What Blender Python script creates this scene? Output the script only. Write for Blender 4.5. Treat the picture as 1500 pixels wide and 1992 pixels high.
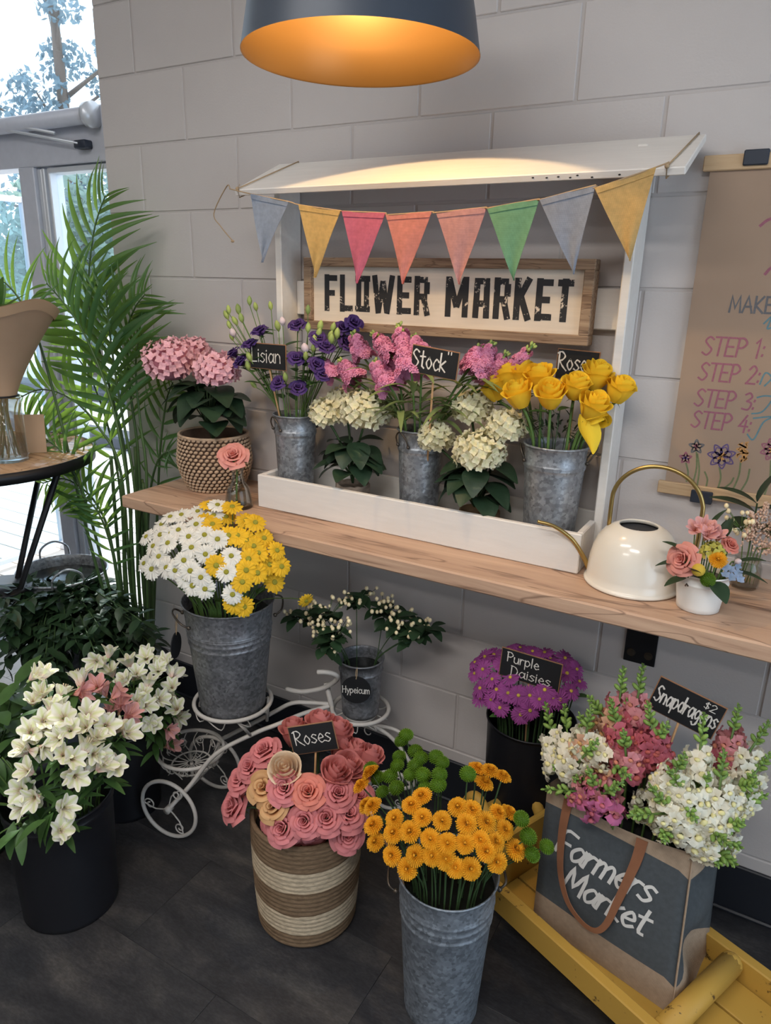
import bpy, bmesh, math, random
from mathutils import Vector as V, Matrix as M, Quaternion
scene = bpy.context.scene
for _o in list(bpy.data.objects):
    bpy.data.objects.remove(_o)
COL = scene.collection
PI = math.pi
rnd = random.Random(7)

# ------------------------------------------------------------------ camera, world, lights, exposure
cam_d = bpy.data.cameras.new('camera'); cam = bpy.data.objects.new('camera', cam_d); COL.objects.link(cam)
_r = V((0.86507653, 0.50113887, 0.02241511)); _u = V((-0.17059874, 0.25188284, 0.95260228)); _f = V((-0.47174005, 0.82789786, -0.30339159))
cam.matrix_world = M(((_r.x, _u.x, -_f.x, 1.991), (_r.y, _u.y, -_f.y, -1.835), (_r.z, _u.z, -_f.z, 1.6128), (0, 0, 0, 1)))
cam_d.sensor_fit = 'HORIZONTAL'; cam_d.sensor_width = 36.0; cam_d.lens = 36.0 * 1404.96 / 1500.0
cam_d.clip_start = 0.02; cam_d.clip_end = 200
scene.camera = cam
vs = scene.view_settings
vs.view_transform = 'Standard'; vs.look = 'None'; vs.gamma = 1.0; vs.use_curve_mapping = False; vs.exposure = 0.0
world = bpy.data.worlds.new('sky'); scene.world = world; world.use_nodes = True
_bg = world.node_tree.nodes['Background']; _bg.inputs[0].default_value = (0.80, 0.90, 1.0, 1); _bg.inputs[1].default_value = 3.4

def light(name, kind, loc, power, color, size=None, rot=(0, 0, 0), sy=None, spread=None):
    d = bpy.data.lights.new(name, kind); d.energy = power; d.color = color
    if kind == 'AREA':
        d.shape = 'RECTANGLE'; d.size = size; d.size_y = sy or size
        if spread: d.spread = spread
    elif kind == 'SUN':
        d.angle = size
    else:
        d.shadow_soft_size = size or 0.03
    o = bpy.data.objects.new(name, d); COL.objects.link(o); o.location = loc; o.rotation_euler = rot
    return o
_s = light('sun', 'SUN', (0, 0, 8), 7.0, (1.0, 0.95, 0.86), math.radians(1.0))
_s.rotation_euler = V((0.42, -0.50, -0.86)).to_track_quat('-Z', 'Y').to_euler()
light('ceiling_light', 'AREA', (0.8, -1.8, 2.97), 21, (1.0, 0.95, 0.90), 1.2, sy=0.3)
light('ceiling_light', 'AREA', (2.0, -2.6, 2.97), 38, (1.0, 0.95, 0.90), 1.2, sy=0.3)
light('ceiling_light', 'AREA', (0.7, -3.9, 2.97), 27, (1.0, 0.95, 0.90), 1.2, sy=0.3)

# ------------------------------------------------------------------ helpers
def S(r, g=None, b=None):
    if g is None: g = b = r
    f = lambda c: (c / 255 / 12.92) if c <= 10.3 else ((c / 255 + 0.055) / 1.055) ** 2.4
    return (f(r), f(g), f(b), 1.0)

class NT:
    def __init__(s, name):
        s.m = bpy.data.materials.new(name); s.m.use_nodes = True; s.t = s.m.node_tree; s.n = s.t.nodes
        s.p = s.n['Principled BSDF']; s.out = s.n['Material Output']
    def add(s, typ, **k):
        nd = s.n.new(typ)
        for a, b in k.items(): setattr(nd, a, b)
        return nd
    def link(s, a, b): s.t.links.new(a, b)
    def coord(s, scale=(1, 1, 1), kind='Object'):
        tc = s.add('ShaderNodeTexCoord'); mp = s.add('ShaderNodeMapping'); mp.inputs['Scale'].default_value = scale
        s.link(tc.outputs[kind], mp.inputs[0]); return mp.outputs[0]
    def noise(s, vec, scale, detail=3, rough=0.55, dist=0):
        nd = s.add('ShaderNodeTexNoise'); nd.inputs['Scale'].default_value = scale; nd.inputs['Detail'].default_value = detail
        nd.inputs['Roughness'].default_value = rough; nd.inputs['Distortion'].default_value = dist; s.link(vec, nd.inputs['Vector']); return nd.outputs['Fac']
    def ramp(s, fac, stops, interp='LINEAR'):
        nd = s.add('ShaderNodeValToRGB'); e = nd.color_ramp.elements; nd.color_ramp.interpolation = interp
        while len(e) < len(stops): e.new(0.5)
        for k, (p, c) in enumerate(stops): e[k].position = p; e[k].color = c
        s.link(fac, nd.inputs[0]); return nd.outputs[0]
    def mix(s, fac, a, b, mode='MIX'):
        nd = s.add('ShaderNodeMix', data_type='RGBA', blend_type=mode)
        for sock, val in ((nd.inputs[0], fac), (nd.inputs[6], a), (nd.inputs[7], b)):
            if isinstance(val, (int, float)): sock.default_value = val
            elif isinstance(val, tuple): sock.default_value = val
            else: s.link(val, sock)
        return nd.outputs[2]
    def bump(s, height, strength, dist=0.002):
        nd = s.add('ShaderNodeBump'); nd.inputs['Strength'].default_value = strength; nd.inputs['Distance'].default_value = dist
        s.link(height, nd.inputs['Height']); s.link(nd.outputs[0], s.p.inputs['Normal'])
    def col(s, c):
        if isinstance(c, tuple): s.p.inputs['Base Color'].default_value = c
        else: s.link(c, s.p.inputs['Base Color'])
    def setp(s, rough=0.6, metal=0.0, spec=0.5):
        s.p.inputs['Roughness'].default_value = rough; s.p.inputs['Metallic'].default_value = metal; s.p.inputs['Specular IOR Level'].default_value = spec

def pm(name, c, rough=0.6, metal=0.0, spec=0.4, var=0.0, vs=30, bump=0.0, bs=120, trans=0.0, tcol=None, rand=0.0, vcol=False, stretch=(1, 1, 1)):
    t = NT(name); t.setp(rough, metal, spec); col = c
    if vcol:
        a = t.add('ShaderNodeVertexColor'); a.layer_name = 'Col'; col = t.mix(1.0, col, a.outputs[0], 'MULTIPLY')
    if var:
        k = t.noise(t.coord(stretch), vs); g = t.ramp(k, [(0.25, (1 - var,) * 3 + (1,)), (0.75, (1 + var * 0.6,) * 3 + (1,))]); col = t.mix(1.0, col, g, 'MULTIPLY')
    if rand:
        oi = t.add('ShaderNodeObjectInfo'); g = t.ramp(oi.outputs['Random'], [(0, (1 - rand,) * 3 + (1,)), (1, (1 + rand * 0.5,) * 3 + (1,))]); col = t.mix(1.0, col, g, 'MULTIPLY')
    t.col(col)
    if bump: t.bump(t.noise(t.coord(stretch), bs), bump)
    if trans:
        tr = t.add('ShaderNodeBsdfTranslucent'); ms = t.add('ShaderNodeMixShader'); ms.inputs[0].default_value = trans
        if tcol: tr.inputs[0].default_value = tcol
        elif isinstance(col, tuple): tr.inputs[0].default_value = col
        else: t.link(col, tr.inputs[0])
        t.link(t.p.outputs[0], ms.inputs[1]); t.link(tr.outputs[0], ms.inputs[2]); t.link(ms.outputs[0], t.out.inputs[0])
    return t.m

class MB:
    def __init__(s): s.v = []; s.f = []; s.c = []; s.mi = []
    def add(s, vs_, fs, col=(1, 1, 1), mi=0, Mx=None):
        o = len(s.v)
        for p in vs_:
            p = V(p); s.v.append(Mx @ p if Mx is not None else p)
        s.c.extend(col if isinstance(col, list) else [col] * len(vs_))
        for f in fs: s.f.append(tuple(i + o for i in f)); s.mi.append(mi)
        return s
    def box(s, x0, x1, y0, y1, z0, z1, ch=0.0, Mx=None, mi=0):
        if ch <= 0:
            vs_ = [(x, y, z) for z in (z0, z1) for y in (y0, y1) for x in (x0, x1)]
            return s.add(vs_, [(0, 2, 3, 1), (4, 5, 7, 6), (0, 1, 5, 4), (2, 6, 7, 3), (0, 4, 6, 2), (1, 3, 7, 5)], Mx=Mx, mi=mi)
        bm = bmesh.new()
        for x, sx in ((x0, 1), (x1, -1)):
            for y, sy in ((y0, 1), (y1, -1)):
                for z, sz in ((z0, 1), (z1, -1)):
                    bm.verts.new((x + sx * ch, y + sy * ch, z)); bm.verts.new((x + sx * ch, y, z + sz * ch)); bm.verts.new((x, y + sy * ch, z + sz * ch))
        bmesh.ops.convex_hull(bm, input=bm.verts); bmesh.ops.dissolve_limit(bm, angle_limit=0.02, verts=bm.verts, edges=bm.edges)
        bm.verts.index_update(); s.add([v.co[:] for v in bm.verts], [tuple(v.index for v in f.verts) for f in bm.faces], Mx=Mx, mi=mi); bm.free(); return s
    def tube(s, pts, r, n=8, closed=False, col=(1, 1, 1), mi=0, Mx=None):
        pts = [V(p) for p in pts]; k = len(pts); rr = r if isinstance(r, (list, tuple)) else [r] * k
        T = []
        for i in range(k):
            a = pts[(i - 1) % k] if closed or i > 0 else pts[i]; b = pts[(i + 1) % k] if closed or i < k - 1 else pts[i]
            d = b - a; T.append(d.normalized() if d.length > 1e-9 else V((0, 0, 1)))
        up = V((0, 0, 1)) if abs(T[0].z) < 0.9 else V((1, 0, 0)); N = (up - T[0] * up.dot(T[0])).normalized()
        vs_ = []
        for i in range(k):
            N = (N - T[i] * N.dot(T[i])); N = N.normalized() if N.length > 1e-6 else T[i].orthogonal().normalized(); B = T[i].cross(N)
            for j in range(n):
                a = 2 * PI * j / n; vs_.append(pts[i] + (N * math.cos(a) + B * math.sin(a)) * rr[i])
        fs = []
        for i in range(k if closed else k - 1):
            i2 = (i + 1) % k
            for j in range(n): fs.append((i * n + j, i * n + (j + 1) % n, i2 * n + (j + 1) % n, i2 * n + j))
        if not closed: fs.append(tuple(range(n - 1, -1, -1))); fs.append(tuple((k - 1) * n + j for j in range(n)))
        return s.add(vs_, fs, col, mi, Mx)
    def lathe(s, prof, n=32, col=(1, 1, 1), mi=0, Mx=None, capb=False, capt=False):
        vs_ = []; k = len(prof)
        for r, z in prof:
            for j in range(n):
                a = 2 * PI * j / n; vs_.append((r * math.cos(a), r * math.sin(a), z))
        fs = [(i * n + j, i * n + (j + 1) % n, (i + 1) * n + (j + 1) % n, (i + 1) * n + j) for i in range(k - 1) for j in range(n)]
        if capb: fs.append(tuple(range(n - 1, -1, -1)))
        if capt: fs.append(tuple((k - 1) * n + j for j in range(n)))
        return s.add(vs_, fs, col, mi, Mx)
    def grid(s, fn, nu, nv, cfn=None, mi=0, Mx=None):
        vs_ = []; cs = []
        for i in range(nv + 1):
            for j in range(nu + 1):
                u = -1 + 2 * j / nu; v = i / nv; vs_.append(fn(u, v)); cs.append(cfn(u, v) if cfn else (1, 1, 1))
        w = nu + 1
        fs = [(i * w + j, i * w + j + 1, (i + 1) * w + j + 1, (i + 1) * w + j) for i in range(nv) for j in range(nu)]
        return s.add(vs_, fs, cs, mi, Mx)
    def ball(s, c, r, n=8, m=5, col=(1, 1, 1), sc=(1, 1, 1), Mx=None, mi=0):
        prof = [(max(1e-4, math.sin(PI * i / m)), -math.cos(PI * i / m)) for i in range(m + 1)]
        X = M.Translation(V(c)) @ M.Diagonal((r * sc[0], r * sc[1], r * sc[2], 1))
        return s.lathe(prof, n, col, mi, (Mx @ X) if Mx is not None else X)
    def mesh(s, name, mats, smooth=True):
        me = bpy.data.meshes.new(name); me.from_pydata([tuple(v) for v in s.v], [], s.f)
        for m_ in (mats if isinstance(mats, (list, tuple)) else [mats]): me.materials.append(m_)
        if any(s.mi): me.polygons.foreach_set('material_index', s.mi)
        at = me.color_attributes.new('Col', 'FLOAT_COLOR', 'POINT'); flat = []
        for c in s.c: flat.extend((c[0], c[1], c[2], 1.0))
        at.data.foreach_set('color', flat)
        if smooth: me.polygons.foreach_set('use_smooth', [True] * len(me.polygons))
        me.update(); return me

WM = {}
def link(name, data, parent=None, Mx=None):
    o = bpy.data.objects.new(name, data); COL.objects.link(o)
    Mx = Mx if Mx is not None else (WM[parent] if parent is not None else M.Identity(4))
    WM[o] = Mx
    if parent is not None:
        o.parent = parent; o.matrix_basis = WM[parent].inverted() @ Mx
    else: o.matrix_basis = Mx
    return o
# world=True: the mesh vertices are written in world metres and moved into the parent's frame
def obj(name, mb, mats, parent=None, Mx=None, smooth=True, world=True):
    if isinstance(mb, MB):
        if world and Mx is None:
            base = WM[parent] if parent is not None else M.Translation(cen(mb))
            inv = base.inverted(); mb.v = [inv @ v for v in mb.v]; Mx = base
        me = mb.mesh(name, mats, smooth)
    else: me = mb
    return link(name, me, parent, Mx)
def cen(mb):
    xs = [v.x for v in mb.v]; ys = [v.y for v in mb.v]; zs = [v.z for v in mb.v]
    return V(((min(xs) + max(xs)) / 2, (min(ys) + max(ys)) / 2, min(zs)))
def tag(o, label, cat, group=None, kind=None):
    o['label'] = label
    if cat: o['category'] = cat
    if group: o['group'] = group
    if kind: o['kind'] = kind
    return o
def thing(name, label, cat, loc=(0, 0, 0), group=None, rz=0.0):
    o = link(name, None, None, M.Translation(V(loc)) @ M.Rotation(rz, 4, 'Z')); return tag(o, label, cat, group)
def struct(o, label=None):
    o['kind'] = 'structure'
    if label: o['label'] = label
    return o
def frame(pos, zd, spin=0.0, sc=1.0):
    q = V(zd).normalized().to_track_quat('Z', 'Y')
    s = sc if isinstance(sc, (tuple, list)) else (sc,) * 3
    return M.Translation(V(pos)) @ q.to_matrix().to_4x4() @ M.Rotation(spin, 4, 'Z') @ M.Diagonal((s[0], s[1], s[2], 1))
def cat(pts, sub=6, closed=False):
    pts = [V(p) for p in pts]; n = len(pts); out = []
    for i in range(n if closed else n - 1):
        g = lambda k: pts[k % n] if closed else pts[max(0, min(n - 1, k))]
        p0, p1, p2, p3 = g(i - 1), g(i), g(i + 1), g(i + 2)
        for k in range(sub):
            t = k / sub
            out.append(0.5 * ((2 * p1) + (p2 - p0) * t + (2 * p0 - 5 * p1 + 4 * p2 - p3) * t * t + (3 * p1 - p0 - 3 * p2 + p3) * t ** 3))
    if not closed: out.append(pts[-1])
    return out
def rv(a): return V((rnd.uniform(-a, a), rnd.uniform(-a, a), rnd.uniform(-a, a)))

# ---- stroke lettering: c = curved stroke, l = straight stroke
GL = {
 'a': (.46, 'c.38,.48 .2,.62 .03,.33 .15,.0 .34,.18 .4,.6;l.4,.6 .38,.1 .46,.0'), 'c': (.38, 'c.36,.5 .2,.62 .03,.3 .18,.0 .36,.1'),
 'd': (.44, 'l.36,1 .36,0;c.36,.45 .18,.62 .02,.3 .18,.0 .36,.15'), 'e': (.40, 'c.04,.3 .34,.36 .2,.62 .03,.3 .18,.0 .38,.1'),
 'g': (.42, 'c.36,.5 .18,.62 .02,.35 .18,.08 .36,.25;c.38,.6 .36,-.18 .15,-.35 .0,-.22'), 'i': (.14, 'l.05,.6 .05,0;l.05,.8 .06,.84'),
 'k': (.38, 'l.02,1 .02,0;l.33,.6 .03,.3 .36,0'), 'l': (.14, 'l.04,1 .04,0'), 'm': (.60, 'l.02,.6 .02,0;c.02,.4 .14,.6 .26,.45 .27,0;c.27,.4 .4,.6 .52,.45 .54,0'),
 'n': (.42, 'l.02,.6 .02,0;c.02,.4 .18,.6 .34,.45 .36,0'), 'o': (.42, 'c.2,.62 .03,.32 .2,.0 .37,.3 .2,.62'), 'p': (.42, 'l.02,.6 .02,-.35;c.02,.45 .2,.62 .37,.32 .2,.0 .02,.12'),
 'r': (.32, 'l.02,.6 .02,0;c.02,.35 .13,.58 .28,.56'), 's': (.36, 'c.33,.54 .18,.62 .05,.48 .18,.33 .31,.17 .17,.0 .0,.08'), 't': (.34, 'l.15,.95 .15,.1 .28,.0;l.0,.64 .32,.66'),
 'u': (.42, 'c.02,.6 .03,.15 .17,.0 .32,.15 .35,.6;l.35,.6 .37,0'), 'y': (.40, 'l.0,.6 .18,.12;l.36,.6 .08,-.35'),
 'A': (.56, 'l.0,0 .24,1 .5,0;l.1,.36 .42,.36'), 'D': (.52, 'l.04,1 .04,0;c.0,1 .3,.92 .46,.5 .3,.06 .0,.0'), 'E': (.46, 'l.42,1 .03,1 .03,0 .43,0;l.03,.52 .34,.52'),
 'F': (.46, 'l.42,1 .03,1 .03,0;l.03,.52 .34,.52'), 'H': (.56, 'l.04,1 .04,0;l.46,1 .46,0;l.04,.5 .46,.55'), 'K': (.50, 'l.03,1 .03,0;l.42,1 .05,.45 .45,0'),
 'L': (.44, 'l.04,1 .04,0 .4,.02'), 'M': (.66, 'l.02,0 .08,1 .3,.25 .52,1 .6,0'), 'P': (.48, 'l.05,1 .05,0;c.0,.98 .26,1 .44,.75 .28,.5 .05,.48'),
 'R': (.54, 'l.06,1 .06,0;c-.04,.92 .22,1.02 .44,.78 .28,.54 .06,.5;c.1,.5 .3,.2 .58,-.08'), 'S': (.48, 'c.42,.88 .22,1 .05,.78 .22,.54 .42,.3 .24,.0 .0,.12'),
 'T': (.50, 'l.0,1 .48,1;l.24,1 .24,0'), 'O': (.54, 'c.25,1 .03,.5 .25,.0 .48,.5 .25,1'), '1': (.26, 'l.0,.8 .14,1 .14,0'), '2': (.44, 'c.03,.8 .2,1 .38,.76 .2,.35 .0,.0;l.0,.0 .42,.0'),
 '3': (.42, 'c.03,.9 .22,1 .36,.78 .16,.53;c.16,.53 .4,.4 .3,.05 .0,.08'), '4': (.44, 'l.28,1 .0,.35 .42,.35;l.3,.7 .3,0'), ':': (.18, 'l.05,.55 .06,.6;l.05,.12 .06,.17'),
 '$': (.40, 'c.34,.82 .18,.9 .06,.72 .2,.52 .33,.32 .18,.12 .02,.2;l.19,1 .19,.02'), '"': (.2, 'l.03,1 .03,.75;l.14,1 .14,.75'), ' ': (.3, ''),
}
def strokes(txt, tr=0.06, slant=0.0, scale_x=1.0, jit=0.0):
    x = 0; out = []
    for ch in txt:
        w, d = GL[ch]; jy = rnd.uniform(-jit, jit)
        for st in filter(None, d.split(';')):
            pts = [tuple(float(q) for q in p.split(',')) for p in st[1:].split()]
            pts = [V(((x + px * scale_x) + slant * py, py + jy, 0)) for px, py in pts]
            out.append(cat(pts, 5) if st[0] == 'c' and len(pts) > 2 else pts)
        x += w * scale_x + tr
    return out, x - tr
def ribbon(mb, pts, w, Mx, off=0.0, caps=True, vary=0.0, square=False):
    n = len(pts)
    if n == 2 and not square: pts = [pts[0].lerp(pts[1], k / 3) for k in range(4)]; n = 4
    vs_ = []; fs = []
    for i in range(n):
        a = pts[max(0, i - 1)]; b = pts[min(n - 1, i + 1)]
        if 0 < i < n - 1:
            d1 = (pts[i] - a).normalized(); d2 = (b - pts[i]).normalized(); t = d1 + d2; t = t.normalized() if t.length > .2 else d2
            k = 1 / max(0.45, abs(t.dot(d1)))
        else: t = (b - a).normalized(); k = 1
        nn = V((-t.y, t.x, 0)); ww = w * k * (1 + vary * math.sin(i * 1.3 + pts[0].x * 9))
        e = t * (w * (0.5 if caps else 0)) * (-1 if i == 0 else 1 if i == n - 1 else 0)
        vs_ += [pts[i] + nn * ww / 2 + e + V((0, 0, off)), pts[i] - nn * ww / 2 + e + V((0, 0, off))]
        if i: fs.append((2 * i - 2, 2 * i - 1, 2 * i + 1, 2 * i))
    mb.add(vs_, fs, Mx=Mx)
# text in the plane of Mx (local x right, y up, z out), centred or left-aligned, capital height h
def lettering(name, txt, Mx, h, w, mat, parent, center=True, tr=0.06, slant=0.0, sx=1.0, width=None, jit=0.0, vary=0.0, mb=None):
    st, W_ = strokes(txt, tr, slant, sx, jit); k = (width / W_ / h) if width else 1.0
    m = mb or MB()
    Ms = Mx @ M.Translation((-(W_ * h * k / 2) if center else 0, 0, 0))
    for i, p in enumerate(st): ribbon(m, [V((q.x * h * k, q.y * h, 0)) for q in p], w, Ms, off=0.00004 * (i % 7), vary=vary)
    if mb is None: return obj(name, m, mat, parent, smooth=False)
# ------------------------------------------------------------------ materials
def wallpaint():
    t = NT('painted_block'); t.setp(0.62, 0, 0.35); c = t.coord((1, 1, 1))
    t.col(t.mix(0.6, S(196, 190, 188), t.ramp(t.noise(c, 3.0, 4), [(0.3, S(190, 184, 183)), (0.7, S(201, 195, 192))])))
    n = t.add('ShaderNodeMath', operation='ADD'); t.link(t.noise(c, 160, 3), n.inputs[0]); t.link(t.noise(c, 14, 2), n.inputs[1]); t.bump(n.outputs[0], 0.35, 0.0012); return t.m
def vinyl():
    t = NT('dark_vinyl_tile'); t.setp(0.42, 0, 0.4); oi = t.add('ShaderNodeObjectInfo'); tc = t.add('ShaderNodeTexCoord')
    ad = t.add('ShaderNodeVectorMath', operation='ADD'); sc = t.add('ShaderNodeVectorMath', operation='SCALE'); sc.inputs['Scale'].default_value = 37.0
    cmb = t.add('ShaderNodeCombineXYZ'); t.link(oi.outputs['Random'], cmb.inputs[0]); t.link(oi.outputs['Random'], cmb.inputs[1]); t.link(cmb.outputs[0], sc.inputs[0])
    t.link(tc.outputs['Object'], ad.inputs[0]); t.link(sc.outputs[0], ad.inputs[1])
    mp = t.add('ShaderNodeMapping'); mp.inputs['Scale'].default_value = (1, 2.6, 1); t.link(ad.outputs[0], mp.inputs[0])
    a = t.ramp(t.noise(mp.outputs[0], 4.0, 6, 0.7, 0.4), [(0.3, S(37, 38, 42)), (0.5, S(55, 55, 58)), (0.72, S(80, 78, 77))])
    b = t.ramp(t.noise(mp.outputs[0], 70, 4, 0.7), [(0.42, (0.72,) * 3 + (1,)), (0.6, (1.08,) * 3 + (1,))]); t.col(t.mix(0.8, a, b, 'MULTIPLY'))
    t.bump(t.noise(mp.outputs[0], 60, 3), 0.12, 0.001); return t.m
def woodmat(name, a, b, dk, sc=(1.6, 26, 26), rough=0.5, crack=True):
    t = NT(name); t.setp(rough, 0, 0.35); c = t.coord(sc)
    g = t.ramp(t.noise(c, 1.6, 5, 0.6, 0.9), [(0.28, dk), (0.42, a), (0.7, b)])
    if crack: g = t.mix(t.ramp(t.noise(t.coord((sc[0] * 0.8, sc[1] * 0.45, sc[2] * 0.45)), 1.3, 2, 0.4, 1.6), [(0.485, (0, 0, 0, 1)), (0.5, (0.75,) * 3 + (1,)), (0.515, (0, 0, 0, 1))]), g, dk)
    t.col(g); t.bump(t.noise(c, 3, 3), 0.15, 0.001); return t.m
def galv(name, base=(150, 156, 164), rough=0.36):
    t = NT(name); t.setp(rough, 0.55, 0.5); c = t.coord((1, 1, 1)); vo = t.add('ShaderNodeTexVoronoi'); vo.inputs['Scale'].default_value = 130; t.link(c, vo.inputs['Vector'])
    g = t.ramp(vo.outputs['Color'], [(0.1, S(*[int(k * 0.72) for k in base])), (0.9, S(*base))]); h = t.ramp(t.noise(c, 30, 4), [(0.3, (0.72,) * 3 + (1,)), (0.75, (1.12,) * 3 + (1,))])
    t.col(t.mix(1.0, g, h, 'MULTIPLY')); rr = t.add('ShaderNodeMapRange'); rr.inputs[3].default_value = rough - 0.08; rr.inputs[4].default_value = rough + 0.2
    t.link(t.noise(c, 55, 3), rr.inputs[0]); t.link(rr.outputs[0], t.p.inputs['Roughness']); t.bump(t.noise(c, 90, 2), 0.12, 0.001); return t.m
def glassmat(name, tint=(1, 1, 1, 1), refl=0.6, rough=0.02):
    t = NT(name); tr = t.add('ShaderNodeBsdfTransparent'); tr.inputs[0].default_value = tint; gl = t.add('ShaderNodeBsdfGlossy'); gl.inputs['Roughness'].default_value = rough
    lw = t.add('ShaderNodeLayerWeight'); lw.inputs[0].default_value = 0.35; mu = t.add('ShaderNodeMath', operation='MULTIPLY'); mu.inputs[1].default_value = refl; t.link(lw.outputs['Fresnel'], mu.inputs[0])
    ms = t.add('ShaderNodeMixShader'); t.link(mu.outputs[0], ms.inputs[0]); t.link(tr.outputs[0], ms.inputs[1]); t.link(gl.outputs[0], ms.inputs[2]); t.link(ms.outputs[0], t.out.inputs[0]); return t.m
def worn(name, base, under, sc=20, amt=0.60, stretch=(1, 1, 1), rough=0.55, fine=120):
    t = NT(name); t.setp(rough, 0, 0.35); c = t.coord(stretch); mx = t.add('ShaderNodeMath', operation='MULTIPLY_ADD'); t.link(t.noise(c, sc, 5, 0.7), mx.inputs[0]); mx.inputs[1].default_value = 0.7
    k = t.add('ShaderNodeMath', operation='MULTIPLY'); t.link(t.noise(c, fine, 3, 0.6), k.inputs[0]); k.inputs[1].default_value = 0.3; t.link(k.outputs[0], mx.inputs[2])
    t.col(t.mix(t.ramp(mx.outputs[0], [(amt - 0.02, (0, 0, 0, 1)), (amt + 0.02, (1, 1, 1, 1))]), base, under)); t.bump(t.noise(c, 60, 3), 0.15, 0.001); return t.m
def cloth(name, c, sc=900, rough=0.9, trans=0.0, amt=0.25, size=(1, 1, 1)):
    t = NT(name); t.setp(rough, 0, 0.15); co = t.coord(size)
    w1 = t.add('ShaderNodeTexWave', bands_direction='X'); w1.inputs['Scale'].default_value = sc / 6; w2 = t.add('ShaderNodeTexWave', bands_direction='Z'); w2.inputs['Scale'].default_value = sc / 6
    for w in (w1, w2): w.inputs['Distortion'].default_value = 1.5; w.inputs['Detail'].default_value = 1; t.link(co, w.inputs['Vector'])
    mm = t.add('ShaderNodeMath', operation='MULTIPLY'); t.link(w1.outputs['Fac'], mm.inputs[0]); t.link(w2.outputs['Fac'], mm.inputs[1])
    col = t.mix(1.0, c, t.ramp(mm.outputs[0], [(0, (1 - amt,) * 3 + (1,)), (0.8, (1 + amt * 0.5,) * 3 + (1,))]), 'MULTIPLY'); col = t.mix(1.0, col, t.ramp(t.noise(co, 90, 3), [(0.3, (0.88,) * 3 + (1,)), (0.7, (1.06,) * 3 + (1,))]), 'MULTIPLY')
    t.col(col); t.bump(mm.outputs[0], 0.3, 0.0008)
    if trans:
        tr = t.add('ShaderNodeBsdfTranslucent'); ms = t.add('ShaderNodeMixShader'); ms.inputs[0].default_value = trans; t.link(col, tr.inputs[0]); t.link(t.p.outputs[0], ms.inputs[1]); t.link(tr.outputs[0], ms.inputs[2]); t.link(ms.outputs[0], t.out.inputs[0])
    return t.m
m_wall = wallpaint(); m_floor = vinyl()
m_mortar = pm('mortar', S(190, 184, 182), 0.8); m_base = pm('black_vinyl_base', S(34, 37, 44), 0.45)
m_grout = pm('seam_black', S(22, 22, 24), 0.9)
m_ceil = pm('ceiling_white', S(225, 222, 218), 0.9); m_room = pm('room_paint', S(170, 166, 162), 0.9)
m_alu = pm('grey_aluminium', S(196, 200, 212), 0.45, 0.1, var=0.05); m_alu_l = pm('pale_aluminium', S(205, 210, 218), 0.35, 0.3)
m_pane = glassmat('window_glass', (0.93, 0.97, 1, 1), 0.35)
m_shelf = woodmat('oak_shelf', S(186, 152, 128), S(205, 172, 146), S(112, 84, 68), (1.3, 14, 22)); m_white = pm('white_paint', S(226, 222, 217), 0.5, var=0.05, vs=9, bump=0.15, bs=90, stretch=(1, 8, 8))
m_signframe = woodmat('weathered_frame', S(136, 112, 92), S(172, 148, 122), S(92, 72, 58), (3, 60, 60), 0.8); m_signpanel = pm('cream_panel', S(226, 214, 198), 0.8, var=0.10, vs=5, stretch=(1, 1, 16))
m_ink = worn('distressed_ink', S(46, 47, 50), S(222, 210, 194), 42, 0.60, fine=160)
m_black = pm('black_metal', S(26, 27, 31), 0.45, 0.2); m_twine = pm('jute_twine', S(172, 148, 118), 0.9); m_chalk = pm('chalkboard', S(25, 26, 29), 0.75, var=0.12, vs=25); m_chalkw = pm('chalk_white', S(216, 212, 205), 0.9, var=0.12, vs=300)
m_pine = woodmat('pale_pine', S(188, 160, 126), S(200, 172, 138), S(160, 130, 98), (1.5, 30, 30), 0.6, False); m_stick = pm('stick_wood', S(186, 146, 104), 0.7, var=0.1, vs=60)
m_tagedge = pm('board_edge_wood', S(150, 108, 78), 0.7, var=0.1, vs=60); m_navy = pm('navy_clip', S(40, 48, 62), 0.5)
m_kraft = pm('kraft_paper', S(176, 148, 122), 0.85, var=0.07, vs=12, bump=0.1, bs=40)
m_galv = galv('galvanized', (178, 184, 192), 0.34); m_galv_d = galv('galvanized_dark', (158, 160, 166), 0.40); m_galv_m = galv('galvanized_matte', (156, 166, 178), 0.48); m_water = pm('dark_water', S(24, 28, 26), 0.15)
m_plastic = pm('black_plastic', S(22, 23, 28), 0.42); m_wire = pm('bucket_wire', S(92, 84, 76), 0.4, 0.8)
m_soil = pm('dark_soil', S(40, 32, 27), 1.0, var=0.3, vs=80); m_bark = pm('birch_bark', S(168, 150, 134), 0.9, var=0.45, vs=40, bump=0.5, bs=60, stretch=(1, 1, 3))
m_glass = glassmat('vase_glass', (0.96, 0.975, 0.97, 1), 0.45)
m_brass = pm('brushed_brass', S(176, 152, 96), 0.32, 0.9); m_enamel = pm('cream_enamel', S(232, 226, 214), 0.16, 0, 0.6); m_can_shade = pm('inside_shade', S(52, 54, 58), 0.7)
m_pailw = pm('white_enamel_pail', S(235, 235, 232), 0.35); m_trike = pm('white_painted_iron', S(205, 200, 194), 0.45, var=0.08, vs=40); m_yel = worn('worn_yellow_paint', S(184, 146, 66), S(84, 62, 36), 13, 0.615, (1, 1, 1), fine=70)
m_denim = cloth('slate_canvas', S(82, 87, 91), 1800, amt=0.16); m_burlap = cloth('burlap', S(176, 154, 132), 1500, amt=0.3); m_leather = pm('tan_leather', S(138, 92, 66), 0.5, var=0.12, vs=30); m_print = pm('white_print', S(214, 212, 208), 0.8)

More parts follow.
